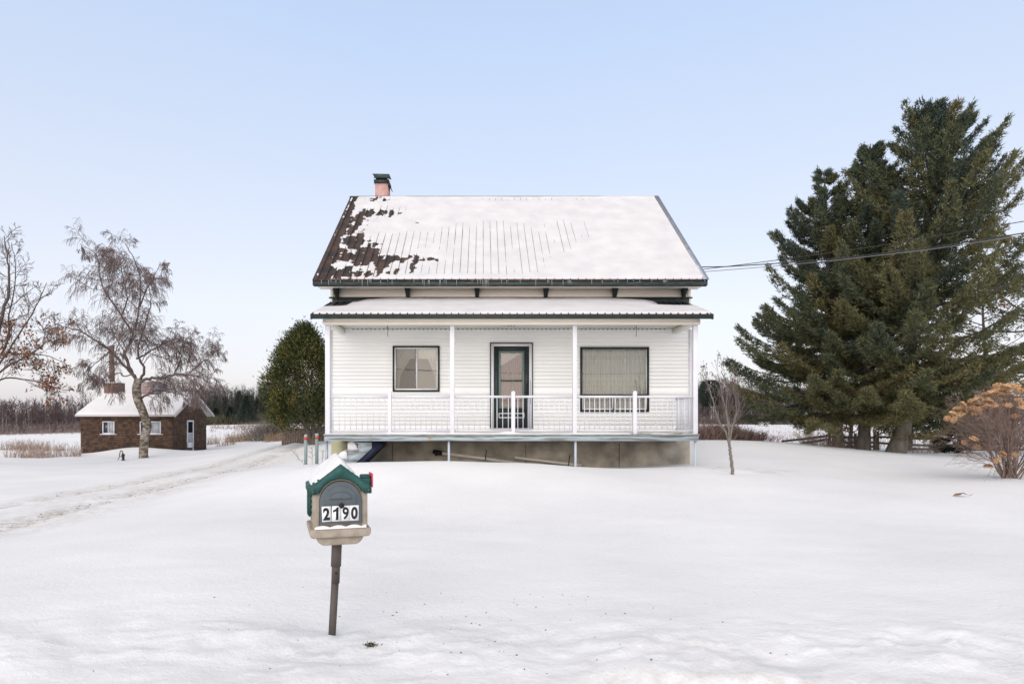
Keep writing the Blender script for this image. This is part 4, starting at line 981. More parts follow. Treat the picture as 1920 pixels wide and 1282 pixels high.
# door on the gable side
a, b, c, d = sdr
def sbox(mb, y0, y1, z0, z1, t0, t1): return mb.box(SX1+t0, SX1+t1, y0, y1, z0, z1)
mb = MB(); sbox(mb, a, a+.09, c-.2, d, 0, .06); sbox(mb, b-.09, b, c-.2, d, 0, .06); sbox(mb, a+.09, b-.09, d-.09, d, 0, .06); sdo = mb.build('door', M_trim, shed)
mb = MB(); zm_ = fz(811, 37); sbox(mb, a+.09, b-.09, zm_, d-.09, .002, .03); mb.build('pane', M_dark, sdo)
mb = MB(); zl = fz(829, 37); sbox(mb, a+.09, b-.09, zl, zm_-.03, .002, .03); mb.build('screen_panel', M_curt2, sdo)
mb = MB(); sbox(mb, a+.09, b-.09, c-.2, zl-.002, .002, .04); sbox(mb, a+.09, b-.09, zm_-.03, zm_, .002, .04); mb.build('door_panel', M_trim, sdo)
a, b, c, d = svt
mb = MB(); sbox(mb, a, a+.08, c, d, 0, .05); sbox(mb, b-.08, b, c, d, 0, .05); sbox(mb, a+.08, b-.08, c, c+.08, 0, .05); sbox(mb, a+.08, b-.08, d-.08, d, 0, .05); sbox(mb, a+.08, b-.08, c+.08, d-.08, .002, .02); vt = mb.build('gable_vent', M_wtrim, shed)
# tub at the cabin door
pt = P(356, 843, 36.2); zt_ = tz(pt.x, pt.y)
mb = MB(); n_ = 14; mb.tube([(pt.x, pt.y, pt.z-.12), (pt.x, pt.y, pt.z+.12)], [.12, .15], 14); tub = mb.build('bucket', mat('dark_blue_bucket', (.03, .035, .06), .5), origin=(pt.x, pt.y, pt.z-.12)); tag(tub, 'small dark bucket in the snow at the cabin door', 'bucket')

# hand water pump
M_iron = mat('cast_iron', (.022, .025, .028), .55)
pp = P(231, 862, 30); pz = tz(pp.x, pp.y)
pump = thing('hand_pump', (pp.x, pp.y, pz), 'small black cast-iron hand water pump standing in the snow by the birch', 'water pump')
k_ = 1.0
mb = MB(); mb.tube([(pp.x, pp.y, pz-.1), (pp.x, pp.y, pz+.03), (pp.x, pp.y, pz+.035), (pp.x, pp.y, pz+.24), (pp.x, pp.y, pz+.245), (pp.x, pp.y, pz+.29)], [.085, .085, .055, .062, .08, .08], 14)
mb.tube([(pp.x, pp.y, pz+.20), (pp.x-.10, pp.y, pz+.19), (pp.x-.115, pp.y, pz+.15)], .02, 8); mb.build('body', M_iron, pump)
hp = [(-.0, .29), (-.02, .40), (-.07, .45), (-.13, .43), (-.16, .30), (-.18, .15), (-.25, .02)]
mb = MB(); mb.tube([(pp.x+a, pp.y, pz+b) for a, b in hp], [.018, .02, .02, .02, .018, .018, .016], 8); mb.tube([(pp.x-.02, pp.y, pz+.39), (pp.x-.05, pp.y, pz+.31), (pp.x, pp.y, pz+.27)], .012, 6); mb.build('handle', M_iron, pump)

# bollards by the drive
M_boll = mat('galvanised_post', (.27, .33, .34), .55, (.20, .25, .26), 9, stretch=(1, 1, .3))
M_bred = mat('red_reflector_band', (.55, .05, .03), .4)
for i, (px, top, bot, Y, lab) in enumerate(((573.2, 814, 873, 18, 'grey-green steel post with a red band and a black hook at its top'), (594, 812.5, 869, 18.4, 'grey-green steel post with a red band, the one nearer the porch'))):
    p = P(px, bot, Y); r_ = 3.1/F*Y; zt_ = fz(top, Y); zg = min(p.z, tz(p.x, p.y))
    bo = thing('bollard', (p.x, Y, zg), lab, 'post', 'red-banded posts beside the porch')
    mb = MB(); mb.tube([(p.x, Y, zg-.2), (p.x, Y, zt_-.03), (p.x, Y, zt_)], [r_, r_, r_*.75], 14); mb.build('tube', M_boll, bo)
    mb = MB(); mb.tube([(p.x, Y, zt_-.155), (p.x, Y, zt_-.085)], r_*1.08, 14); mb.build('reflector_band', M_bred, bo)
    mb = MB(); mb.tube([(p.x, Y, zt_-.06), (p.x, Y, zt_+.001)], r_*1.04, 14); mb.build('cap', mat('post_cap', (.40, .40, .36), .7), bo)
    if i == 0:
        mb = MB(); mb.tube([(p.x-.01, Y-.03, zt_-.0), (p.x-.06, Y-.04, zt_+.01), (p.x-.10, Y-.04, zt_-.03)], .018, 6); mb.build('hook', M_black, bo)

# picket fence beyond the cedar
M_picket = mat('weathered_picket', (.115, .085, .07), .9, (.17, .135, .11), 5)
pf = thing('board_fence', (fx(570, 33), 33, .4), 'weathered brown board fence behind the dark cedar', 'fence')
x = fx(528, 33)
rr = random.Random(8)
mb = MB()
while x < fx(640, 33):
    h = 1.02+rr.random()*.06; zg = tz(x, 33); mb.box(x, x+.115, 33, 33.02, zg-.1, zg+.08+h*.62); x += .125
mb.each('picket', M_picket, pf)
for dz in (.25, .58):
    mb = MB(); mb.box(fx(528, 33), fx(640, 33), 33.022, 33.06, .48+dz, .54+dz); mb.build('rail', M_picket, pf)

# ------------------------------------------------------------------ trees
M_bark = mat('brown_bark', (.075, .06, .052), .95, (.14, .12, .105), 12, bump=.6, bscale=25, stretch=(1, 1, .25))
M_bark2 = mat('grey_spruce_bark', (.07, .06, .05), .95, (.13, .115, .095), 9, bump=.8, bscale=18, stretch=(1, 1, .3))
M_birch = mat('birch_bark', (.33, .29, .25), .85, (.085, .065, .04), 4.5, bump=.4, bscale=20, thresh=(.36, .58), stretch=(1, 1, 1.8))
M_twig = mat('purple_brown_twig', (.145, .105, .098), .9, (.22, .17, .16), 2)
M_twig2 = mat('oak_twig', (.09, .062, .054), .9, (.13, .092, .08), 2)
F_spruce = foliage('spruce_needles', [(.045, .064, .052), (.076, .092, .054), (.125, .122, .056), (.175, .142, .068)])
F_spruce_d = foliage('dark_spruce_needles', [(.016, .026, .022), (.026, .036, .026), (.038, .044, .03)])
F_cedar = foliage('cedar_foliage', [(.020, .032, .014), (.050, .064, .022), (.105, .104, .032), (.17, .125, .04)])
F_leaf = foliage('dead_leaves', [(.12, .045, .025), (.20, .08, .035), (.27, .13, .06)])
F_far = foliage('far_conifer', [(.022, .036, .032), (.036, .052, .040), (.055, .068, .045)])
F_farb = foliage('far_bare_wood', [(.075, .060, .062), (.105, .085, .085), (.14, .12, .11), (.24, .21, .19)])

def polyline_smooth(pts, n=6):
    pts = np.array(pts, float); out = []
    for i in range(len(pts)-1):
        p0 = pts[max(i-1, 0)]; p1 = pts[i]; p2 = pts[i+1]; p3 = pts[min(i+2, len(pts)-1)]
        for k in range(n):
            t = k/n; out.append(.5*((2*p1)+(-p0+p2)*t+(2*p0-5*p1+4*p2-p3)*t*t+(-p0+3*p1-3*p2+p3)*t**3))
    out.append(pts[-1]); return np.array(out)

def grow(rng, p, d, length, r, lev, spec, out, tips):
    """spec[lev] = (nseg, wobble, gravity, n_children, child_len_ratio, angle)"""
    nseg, wob, grav, nch, clr, ang = spec[lev]
    pts = [p.copy()]; d = d/np.linalg.norm(d); dirs = [d]
    for i in range(nseg):
        d = d+rng.normal(size=3)*wob+np.array([0, 0, grav]); d = d/np.linalg.norm(d)
        p = p+d*length/nseg; pts.append(p.copy()); dirs.append(d)
    pts = np.array(pts); rad = np.linspace(r, r*.35, nseg+1); out[lev].append((pts, rad)); tips.append((pts[-1], lev))
    if lev+1 >= len(spec): return
    for c in range(nch):
        t = .15+.85*(c+rng.random())/nch; f = t*nseg; i = min(int(f), nseg-1); q = pts[i]+(pts[i+1]-pts[i])*(f-i)
        rnd = rng.normal(size=3); dd = dirs[i+1]; perp = rnd-dd*(rnd@dd); perp /= np.linalg.norm(perp)+1e-9
        nd = dd*math.cos(ang)+perp*math.sin(ang)
        grow(rng, q, nd, length*clr*(1.15-.6*t)*(.7+.6*rng.random()), r*.55*(1-.4*t), lev+1, spec, out, tips)

def limb(rng, pxs, Y, dy, r0, r1, spec, out, tips, nch, blen, ang=.9, r_child=.35, start=.2, up=0):
    """a limb through photo positions, with side branches grown along it"""
    pts = [np.array(P(a, b, Y+dy*i/(len(pxs)-1))) for i, (a, b) in enumerate(pxs)]
    s = polyline_smooth(pts, 5); s[1:-1] += rng.normal(size=s[1:-1].shape)*min(.025, r0*.2)
    rad = np.linspace(r0, r1, len(s)); out['main'].append((s, rad))
    for c in range(nch):
        t = start+(1-start)*(c+rng.random())/nch; f = t*(len(s)-1); i = min(int(f), len(s)-2); q = s[i]+(s[i+1]-s[i])*(f-i)
        dd = s[i+1]-s[i]; dd /= np.linalg.norm(dd); rnd = rng.normal(size=3); perp = rnd-dd*(rnd@dd); perp /= np.linalg.norm(perp)+1e-9
        nd = dd*math.cos(ang)+perp*math.sin(ang)+np.array([0, 0, up])
        grow(rng, q, nd, blen*(1.15-.62*t)*(.6+.8*rng.random()), max(rad[i]*r_child, r1*.6), 0, spec, out, tips)
def newout(n): 
    o = {'main': []}
    for i in range(n): o[i] = []
    return o

# birch in front of the cabin
rng = np.random.default_rng(11)
bp = P(270, 859, 31); bz = tz(bp.x, bp.y)
birch = thing('birch_tree', (bp.x, 31, bz), 'leaning weeping birch with bare drooping twigs in front of the brown cabin', 'tree')
out = newout(3); tips = []
spec = [(6, .16, -.03, 10, .55, .8), (5, .15, -.14, 10, .62, .7), (6, .09, -.40, 0, 0, 0)]
L1 = dict(Y=31, spec=spec, out=out, tips=tips)
limb(rng, [(255, 713), (240, 681), (236, 660), (249, 628), (261, 575), (263, 527), (255, 495), (236, 458)], dy=-.6, r0=.10, r1=.018, nch=20, blen=1.75, **L1)
limb(rng, [(249, 625), (228, 591), (202, 554), (190, 527), (183, 485), (172, 470), (150, 458)], dy=1.5, r0=.07, r1=.015, nch=14, blen=1.6, **L1)
limb(rng, [(262, 712), (271, 692), (260, 668), (262, 640), (275, 600), (283, 560), (272, 520)], dy=-1.6, r0=.085, r1=.016, nch=15, blen=1.6, **L1)
limb(rng, [(254, 708), (233, 684), (207, 657), (183, 641), (149, 620), (117, 612), (92, 598)], dy=-.8, r0=.09, r1=.014, nch=14, blen=1.5, **L1)
limb(rng, [(264, 714), (285, 708), (305, 708), (326, 702), (353, 702), (377, 708), (398, 722)], dy=-.5, r0=.10, r1=.015, nch=14, blen=1.6, up=.3, **L1)
limb(rng, [(259, 750), (272, 742), (285, 735), (300, 732), (330, 737), (358, 744)], dy=.9, r0=.075, r1=.015, nch=10, blen=1.2, up=.2, **L1)
limb(rng, [(256, 672), (275, 662), (292, 652), (326, 636), (345, 640)], dy=.9, r0=.07, r1=.014, nch=10, blen=1.4, **L1)
limb(rng, [(228, 591), (238, 560), (230, 520), (224, 480)], dy=-.9, r0=.05, r1=.013, nch=9, blen=1.4, **L1)
limb(rng, [(326, 702), (337, 678), (345, 650), (350, 632)], dy=.5, r0=.045, r1=.012, nch=9, blen=1.2, up=.3, **L1)
limb(rng, [(353, 702), (375, 680), (392, 672), (400, 665)], dy=-.5, r0=.04, r1=.012, nch=9, blen=1.2, up=.2, **L1)
limb(rng, [(262, 575), (276, 540), (290, 515), (300, 495)], dy=1, r0=.05, r1=.012, nch=9, blen=1.2, **L1)
limb(rng, [(207, 657), (190, 672), (170, 690), (160, 712)], dy=.6, r0=.04, r1=.012, nch=8, blen=1.1, **L1)
limb(rng, [(250, 700), (233, 706), (222, 698), (200, 712), (180, 722)], dy=-.6, r0=.04, r1=.012, nch=8, blen=1.1, **L1)
tr = [(270, 862), (269, 850), (271, 820), (276, 798), (268, 772), (259, 750), (256, 728), (260, 710)]
s = polyline_smooth([np.array(P(a, b, 31)) for a, b in tr], 5)
V, Fq = tubes_np([(s, np.interp(np.linspace(0, 1, len(s)), [0, .1, .5, .8, 1], [.27, .205, .19, .20, .17]))], 12); np_mesh('trunk', V, Fq, M_birch, birch, smooth=True)
V, Fq = tubes_np([(p, r*.78) for p, r in out['main']], 7); np_mesh('limbs', V, Fq, mat('dark_birch_limb', (.075, .055, .055), .95, (.15, .12, .11), 6), birch, smooth=True)
tw = [(p, np.maximum(r, .010)) for p, r in out[0]]+[(p, np.maximum(r, .0075)) for p, r in out[1]]+[(p, np.maximum(r*.6, .0058)) for p, r in out[2]]
V, Fq = tubes_np(tw, 3); np_mesh('twigs', V, Fq, M_twig, birch)

# oak at the left edge
def leaves_at(rng, pts, n_per, spread, size, name, mtl, parent):
    pts = np.array(pts); P0 = np.repeat(pts, n_per, 0)+rng.normal(size=(len(pts)*n_per, 3))*spread; n_ = len(P0)
    a = nrm(rng.normal(size=(n_, 3))); b_ = nrm(np.cross(a, rng.normal(size=(n_, 3)))); s_ = size*(.6+.8*rng.random(n_))[:, None]
    V = np.stack([P0-a*s_, P0-b_*s_*.55, P0+a*s_, P0+b_*s_*.55], 1).reshape(-1, 3)
    t_ = np.repeat(np.clip(np.repeat(rng.random(len(pts)), n_per)+.2*rng.normal(size=n_), 0, 1), 4)
    return np_mesh(name, V, np.arange(4*n_).reshape(-1, 4), mtl, parent, tint=t_)
rng = np.random.default_rng(5)
op = P(-45, 875, 24)
oak = thing('oak_tree', (op.x, 24, tz(op.x, 24)), 'bare young oak at the left edge still holding rusty dead leaves', 'tree')
out = newout(3); tips = []
spec = [(6, .10, .03, 6, .5, .7), (5, .12, .02, 5, .5, .7), (4, .14, .02, 0, 0, 0)]
L1 = dict(Y=24, spec=spec, out=out, tips=tips)
limb(rng, [(-45, 890), (-42, 800), (-30, 720), (-8, 640), (12, 560), (17, 500), (8, 442)], dy=0, r0=.13, r1=.012, nch=18, blen=1.5, start=.35, **L1)
limb(rng, [(-38, 760), (-12, 690), (14, 640), (17, 590), (30, 520), (22, 455)], dy=1.2, r0=.05, r1=.010, nch=14, blen=1.3, **L1)
limb(rng, [(-36, 740), (0, 680), (40, 620), (68, 575), (88, 530)], dy=-1, r0=.05, r1=.009, nch=12, blen=1.2, **L1)
limb(rng, [(-38, 735), (10, 690), (55, 665), (90, 640), (125, 622)], dy=-.5, r0=.045, r1=.009, nch=12, blen=1.1, **L1)
limb(rng, [(-40, 765), (0, 712), (50, 712), (85, 720), (108, 730)], dy=.5, r0=.04, r1=.008, nch=10, blen=1.0, **L1)
limb(rng, [(-40, 745), (0, 668), (50, 664), (92, 668), (122, 680)], dy=1.5, r0=.04, r1=.008, nch=10, blen=1.1, **L1)
limb(rng, [(-38, 720), (-70, 640), (-90, 560), (-100, 480)], dy=0, r0=.09, r1=.012, nch=12, blen=1.5, **L1)
limb(rng, [(-38, 740), (-90, 700), (-140, 650), (-170, 600)], dy=0, r0=.08, r1=.012, nch=12, blen=1.4, **L1)
V, Fq = tubes_np(out['main'], 8); np_mesh('trunk', V, Fq, mat('oak_bark', (.065, .05, .045), .95, (.11, .085, .075), 12, bump=.6, bscale=25), oak, smooth=True)
tw = [(p, np.maximum(r, .010)) for p, r in out[0]]+[(p, np.maximum(r, .007)) for p, r in out[1]]+[(p, np.maximum(r, .005)) for p, r in out[2]]
V, Fq = tubes_np(tw, 3); np_mesh('twigs', V, Fq, M_twig2, oak)
tp = np.array([p for p, l in tips if l >= 1]); zz = (tp[:, 2] < fz(600, 24)); tp = tp[zz]; tp = tp[rng.random(len(tp)) < .16]
extra = np.array([P(88+rng.normal()*13, 722+rng.normal()*4+.25*i*0, 24) for i in range(14)]+[P(50+rng.normal()*10, 622+rng.normal()*5, 23.6) for i in range(6)])
leaves_at(rng, np.concatenate([tp, extra]), 5, .07, .055, 'leaves', F_leaf, oak)

# young tree right of the porch
rng = np.random.default_rng(21)
yp = P(1373.5, 884, 13)
yt = thing('sapling', (yp.x, 13, tz(yp.x, 13)), 'young bare multi-stemmed tree right of the porch', 'tree')
out = newout(2); tips = []
spec = [(7, .07, .09, 6, .5, .55), (5, .08, .07, 0, 0, 0)]
L1 = dict(Y=13, spec=spec, out=out, tips=tips)
limb(rng, [(1373.5, 890), (1371, 860), (1368, 840), (1366, 826)], dy=0, r0=.034, r1=.026, nch=0, blen=.4, **L1)
limb(rng, [(1367, 828), (1360, 808), (1347, 787), (1338, 755), (1328, 722), (1312, 698)], dy=.2, r0=.022, r1=.006, nch=8, blen=.55, ang=.55, up=.3, **L1)
limb(rng, [(1367, 828), (1366, 800), (1360, 765), (1352, 730), (1346, 700)], dy=-.2, r0=.022, r1=.006, nch=9, blen=.55, ang=.5, up=.3, **L1)
limb(rng, [(1367, 828), (1368, 800), (1362, 765), (1364, 730), (1352, 695)], dy=.3, r0=.02, r1=.006, nch=8, blen=.5, ang=.5, up=.3, **L1)
limb(rng, [(1368, 828), (1373, 800), (1381, 770), (1376, 735), (1368, 704)], dy=-.3, r0=.02, r1=.006, nch=9, blen=.5, ang=.5, up=.3, **L1)
limb(rng, [(1369, 822), (1375, 795), (1386, 762), (1380, 730)], dy=.1, r0=.016, r1=.005, nch=7, blen=.45, ang=.5, up=.3, **L1)
V, Fq = tubes_np(out['main'], 8); np_mesh('stems', V, Fq, mat('sapling_bark', (.20, .175, .15), .9, (.13, .11, .095), 10), yt, smooth=True)
tw = [(p, np.maximum(r*.8, .0036)) for p, r in out[0]]+[(p, np.maximum(r*.7, .0028)) for p, r in out[1]]
V, Fq = tubes_np(tw, 3); np_mesh('twigs', V, Fq, M_twig, yt)
tpp = np.array([p for p, l in tips if l >= 0]); tpp = tpp[tpp[:, 2] > fz(745, 13)]
bd_ = leaves_at(rng, tpp, 3, .015, .016, 'buds', foliage('dark_buds', [(.05, .04, .035), (.09, .07, .055)]), yt); bd_['kind'] = 'stuff'

# spruces
def spruce(label, px0, Y, pxtop, ytop, R, z0, nbr, seed, trunk_r, dens=1.0, fol=None, elev=(-.10, .75), name='spruce_tree', group='tall spruces on the right', droop=.25, tri=(.125, .034), pxmid=None, tbase=.45, snag=0):
    rng = np.random.default_rng(seed)
    bx = fx(px0, Y); zb = tz(bx, Y); top = np.array(P(pxtop, ytop, Y)); base = np.array([bx, Y, zb-.2]); H = top[2]-zb
    t_ = thing(name, (bx, Y, zb), label, 'tree', group)
    k = np.linspace(0, 1, 14); ax = base[None]+(top-base)[None]*k[:, None]; ax[:, 0] = bx+(top[0]-bx)*k**.8
    ax[1:-1, :2] += rng.normal(size=(12, 2))*.03
    rad = trunk_r*(1-k)**.8+.015; rad[0] *= 1.25
    V, Fq = tubes_np([(ax, rad)], 12); np_mesh('trunk', V, Fq, M_bark2, t_, smooth=True)
    limbs = []; Vs = []; Ts = []
    hs = np.sort(z0+(1-z0)*rng.random(nbr)**1.15)
    for h in hs:
        az_ = rng.random()*2*np.pi; z = zb+h*H; c = np.array([np.interp(z, ax[:, 2], ax[:, 0]), np.interp(z, ax[:, 2], ax[:, 1]), z])
        hz = (h-z0)/(1-z0)
        L_ = R(h)*(.70+.38*rng.random()) if rng.random() > .15 else R(h)*(.35+.4*rng.random())
        if L_ < .15: L_ = .15
        out_ = np.array([math.cos(az_), math.sin(az_), 0]); lat = np.array([-out_[1], out_[0], 0])
        e0 = elev[0]+(elev[1]-elev[0])*hz+rng.normal()*.08
        tt = np.linspace(0, 1, 8); bend = (.28+.15*rng.random())*(.25+.75*min(1, hz*2.2))
        rise = math.sin(e0)+bend
        lim = EYE+(HY-ytop+6)/F*(Y+out_[1]*L_*.9) if out_[1] < 0 else top[2]+.05
        if rise > 0 and z+L_*rise > lim: L_ = max(.20, (lim-z)/rise*(.75+.3*rng.random()))
        pos = c[None]+out_[None]*(L_*tt*np.cos(e0*.6))[:, None]; pos[:, 2] += L_*(np.sin(e0)*tt-.16*(1-hz)*tt*(1-tt)*4*.6+bend*tt**2.6)
        sw = rng.normal()*.10*L_; pos += lat[None]*(sw*tt**2)[:, None]
        limbs.append((pos, np.linspace(max(.012+.011*L_, .012), .006, 8)))
        n_ = int((20+58*L_)*dens)
        t1 = .18+.82*rng.random(n_)**.75; s1 = rng.choice([-1, 1], n_); w_ = (.08+.27*L_*(1-t1)**.7*np.minimum(1, t1*3)); q_ = rng.random(n_)**.8
        i = np.minimum((t1*7).astype(int), 6); fr_ = t1*7-i; p = pos[i]+(pos[i+1]-pos[i])*fr_[:, None]
        ldir = nrm(lat[None]*s1[:, None]*1.0+out_[None]*.75+rng.normal(size=(n_, 3))*.12)
        hang = droop*(1-.7*hz)*q_*w_*1.6
        p = p+ldir*(w_*q_)[:, None]; p[:, 2] -= hang+rng.random(n_)*.05
        tip = nrm(ldir*.8+out_[None]*.5+np.array([0, 0, .25+.75*hz])[None]+(t1**3)[:, None]*np.array([0, 0, .6])[None]-np.array([0, 0, 1])[None]*(droop*1.4*(1-hz)*rng.random(n_))[:, None])
        K = 5
        pr_ = np.repeat(p, K, 0)+rng.normal(size=(n_*K, 3))*.035; dr_ = nrm(np.repeat(tip, K, 0)+rng.normal(size=(n_*K, 3))*.55)
        v, _ = tris(pr_, dr_, tri[0]*(.6+.8*rng.random(n_*K)), np.full(n_*K, tri[1]), rng)
        base_t = np.clip(.62-.42*hz+rng.normal()*.20, 0, 1)
        Vs.append(v); Ts.append(np.repeat(np.clip(base_t+.13*rng.normal(size=n_*K), 0, 1), 3))
    V, Fq = tubes_np(limbs, 5); np_mesh('limbs', V, Fq, M_bark2, t_)
    V = np.concatenate(Vs); np_mesh('crown', V, np.arange(len(V)).reshape(-1, 3), fol or F_spruce, t_, tint=np.concatenate(Ts))
    return t_
def prof(pairs):
    hs, rs = zip(*pairs); return lambda h: float(np.interp(h, hs, rs))
spruce('leftmost of the three big spruces, with the thinnest trunk', 1574, 23.5, 1545, 325, prof([(0, 3.7), (.12, 3.8), (.25, 3.7), (.4, 3.2), (.62, 2.2), (.8, 1.25), (.93, .5), (1, .15)]), .15, 175, 1, .17, elev=(-.26, .42), dens=1.35)
spruce('middle one of the three big spruces, its dark trunk half hidden by low boughs', 1618, 22.8, 1632, 270, prof([(0, 2.6), (.2, 2.9), (.5, 2.4), (.75, 1.35), (.9, .65), (1, .15)]), .15, 165, 2, .19, elev=(-.24, .42), dens=1.35)
spruce('tallest spruce, rising from the thickest grey trunk of the group', 1676, 21.8, 1762, 192, prof([(0, 3.1), (.12, 3.4), (.35, 3.8), (.55, 3.2), (.72, 2.4), (.85, 1.6), (.95, .75), (1, .2)]), .15, 195, 3, .25, elev=(-.20, .50), dens=1.2)
spruce('spruce at the right edge whose upswept boughs reach out of the frame', 1960, 24.5, 1985, 275, prof([(0, 3.0), (.2, 3.8), (.5, 3.3), (.75, 2.1), (.92, .9), (1, .2)]), .17, 75, 4, .32, elev=(-.1, .55), dens=.5)
spruce('small dark young spruce between the split-rail fence and the hydrangea', 1800, 25.5, 1800, 745, prof([(0, 1.2), (.3, 1.15), (.6, .9), (.85, .6), (1, .2)]), .14, 60, 5, .11, fol=F_spruce_d, group=None, elev=(-.1, .3), dens=1.2)

# cedar left of the house
rng = np.random.default_rng(9)
cpos = P(583, 836, 30); czb = tz(cpos.x, 30)
ced = thing('cedar_tree', (cpos.x, 30, czb), 'dense egg-shaped green cedar beside the left wall of the house', 'tree')
ctr = fx(570, 30); topz = fz(617, 30); botz = fz(800, 30); Hc = topz-botz
hh = np.array([0, .08, .26, .44, .68, .85, .95, 1]); rr_ = np.array([1.0, 1.36, 1.68, 1.64, 1.25, .74, .32, .06])
nc = 1250; hz = rng.random(nc)**.9; az_ = rng.random(nc)*2*np.pi; Rz = np.interp(hz, hh, rr_); lump = 1+.20*(vnoise(az_*2.2, hz*7, 5)-.5)*2
rad = Rz*lump*(.45+.55*rng.random(nc)**.35)
cc = np.stack([ctr+np.cos(az_)*rad, 30+np.sin(az_)*rad, botz+hz*Hc], 1)
K = 34; n_ = nc*K
outd = np.stack([np.cos(az_), np.sin(az_), np.full(nc, .9)], 1); outd = nrm(outd)
size = .14+.12*rng.random(nc)
off = rng.normal(size=(n_, 3))*np.repeat(size, K)[:, None]*np.array([.7, .7, 1.0]); p = np.repeat(cc, K, 0)+off
d = nrm(np.repeat(outd, K, 0)+rng.normal(size=(n_, 3))*.5)
v, f = tris(p, d, .08+.09*rng.random(n_), np.full(n_, .048), rng)
ti = np.repeat(np.clip(np.repeat(.38+.33*rng.normal(size=nc), K)+.12*rng.normal(size=n_), 0, 1), 3)
np_mesh('crown', v, f, F_cedar, ced, tint=ti)
pl = []
for dx, sp in ((0, -.25), (.12, .1), (.2, .45)):
    pl.append((polyline_smooth([[cpos.x+dx*.5, 30, czb-.1], [cpos.x+dx+sp*.3, 30, czb+.5], [ctr+dx*2+sp*.8, 30+sp, botz+.9], [ctr+dx*2+sp, 30+sp, botz+2.6]], 4), np.linspace(.13, .05, 13)))
V, Fq = tubes_np(pl, 8); np_mesh('trunk', V, Fq, M_bark, ced, smooth=True)

# hydrangea
rng = np.random.default_rng(13)
hp_ = P(1893, 897, 13); hz0 = tz(hp_.x, 13)
hyd = thing('hydrangea', (hp_.x, 13, hz0), 'bare hydrangea bush with dried orange-brown flower heads at the right edge', 'bush')
M_stem = mat('hydrangea_stem', (.19, .125, .105), .9, (.27, .20, .17), 4)
polys = []; tipl = []
specs = [(7, .09, -.015, 7, .55, .55), (5, .12, .0, 6, .6, .6), (4, .14, .0, 4, .6, .6), (3, .15, .0, 0, 0, 0)]
out = newout(4)
for i in range(26):
    a = rng.random()*2*np.pi; tl = .15+.75*rng.random(); d = np.array([math.cos(a)*tl, math.sin(a)*tl, 1.0])
    st = np.array([hp_.x+rng.normal()*.08, 13+rng.normal()*.08, hz0-.05])
    grow(rng, st, d, 1.35+.35*rng.random(), .020, 0, specs, out, tipl)
rm_ = [(3, .0045), (2, .005), (1, .006)]
polys = out[0]+[(p, np.maximum(r*.6, .0042)) for p, r in out[1]]+[(p, np.maximum(r*.5, .0028)) for p, r in out[2]]+[(p, np.maximum(r*.4, .0020)) for p, r in out[3]]
V, Fq = tubes_np(polys, 3); np_mesh('stems', V, Fq, M_stem, hyd)
F_head = foliage('dried_flower', [(.34, .19, .10), (.54, .33, .17), (.68, .46, .28)])
heads = []
for vv in range(3):
    n_ = 260; u = nrm(rng.normal(size=(n_, 3))); u[:, 2] = np.abs(u[:, 2])*1.1-.25; pos = u*np.array([.105, .105, .075])*(.75+.35*rng.random((n_, 1)))
    nrmv = nrm(u+.45*rng.normal(size=(n_, 3))); a = nrm(np.cross(nrmv, rng.normal(size=(n_, 3)))); b_ = np.cross(nrmv, a); s_ = .017*(.7+.6*rng.random((n_, 1)))
    V = np.stack([pos-a*s_, pos-b_*s_+nrmv*s_*.3, pos+a*s_, pos+b_*s_+nrmv*s_*.3], 1).reshape(-1, 3)
    o = np_mesh('flower_head', V, np.arange(4*n_).reshape(-1, 4), F_head, hyd, tint=np.repeat(np.clip(.5+.25*rng.normal(size=n_), 0, 1), 4), local=True); heads.append(o)
hpos = []
for (a, b_) in [(1788, 787), (1787, 776), (1796, 767), (1800, 778), (1806, 760), (1812, 768), (1822, 753), (1824, 765), (1831, 750), (1838, 757), (1843, 750), (1836, 766), (1850, 752), (1852, 762), (1858, 756), (1864, 760), (1870, 766), (1850, 740), (1856, 736), (1862, 741), (1868, 736), (1874, 740), (1866, 733), (1880, 732), (1870, 724), (1886, 726), (1895, 724), (1888, 738), (1905, 726), (1908, 731), (1918, 733), (1846, 766), (1876, 752), (1890, 760), (1910, 752), (1917, 765), (1830, 772), (1809, 830), (1826, 822), (1833, 838), (1853, 874), (1869, 863), (1880, 851), (1900, 852), (1902, 780), (1776, 784), (1940, 730), (1955, 745), (1970, 760), (1935, 760), (1950, 780), (1925, 720), (1990, 790)]:
    hpos.append(np.array(P(a, b_, 13+rng.normal()*.35)))
for i, p in enumerate(hpos):
    o = heads[i] if i < 3 else bpy.data.objects.new('flower_head', heads[i % 3].data)
    if i >= 3: C.objects.link(o); o.parent = hyd
    s_ = .62+.33*rng.random(); o.scale = (s_, s_, s_); o.location = tuple(p-np.array(hyd.location)); o.rotation_euler = (rng.normal()*.5, rng.normal()*.5, rng.random()*6)
# stalks that carry the heads back to the bush
polys = []
for p in hpos:
    c = np.array([hp_.x, 13, hz0+max(.2, (p[2]-hz0)*.45)]); mid = (p*.55+c*.45)+rng.normal(size=3)*.04; mid[2] -= .05
    polys.append((polyline_smooth([c, mid, p], 4), np.linspace(.006, .003, 9)))
V, Fq = tubes_np(polys, 3); np_mesh('stalks', V, Fq, M_stem, hyd)

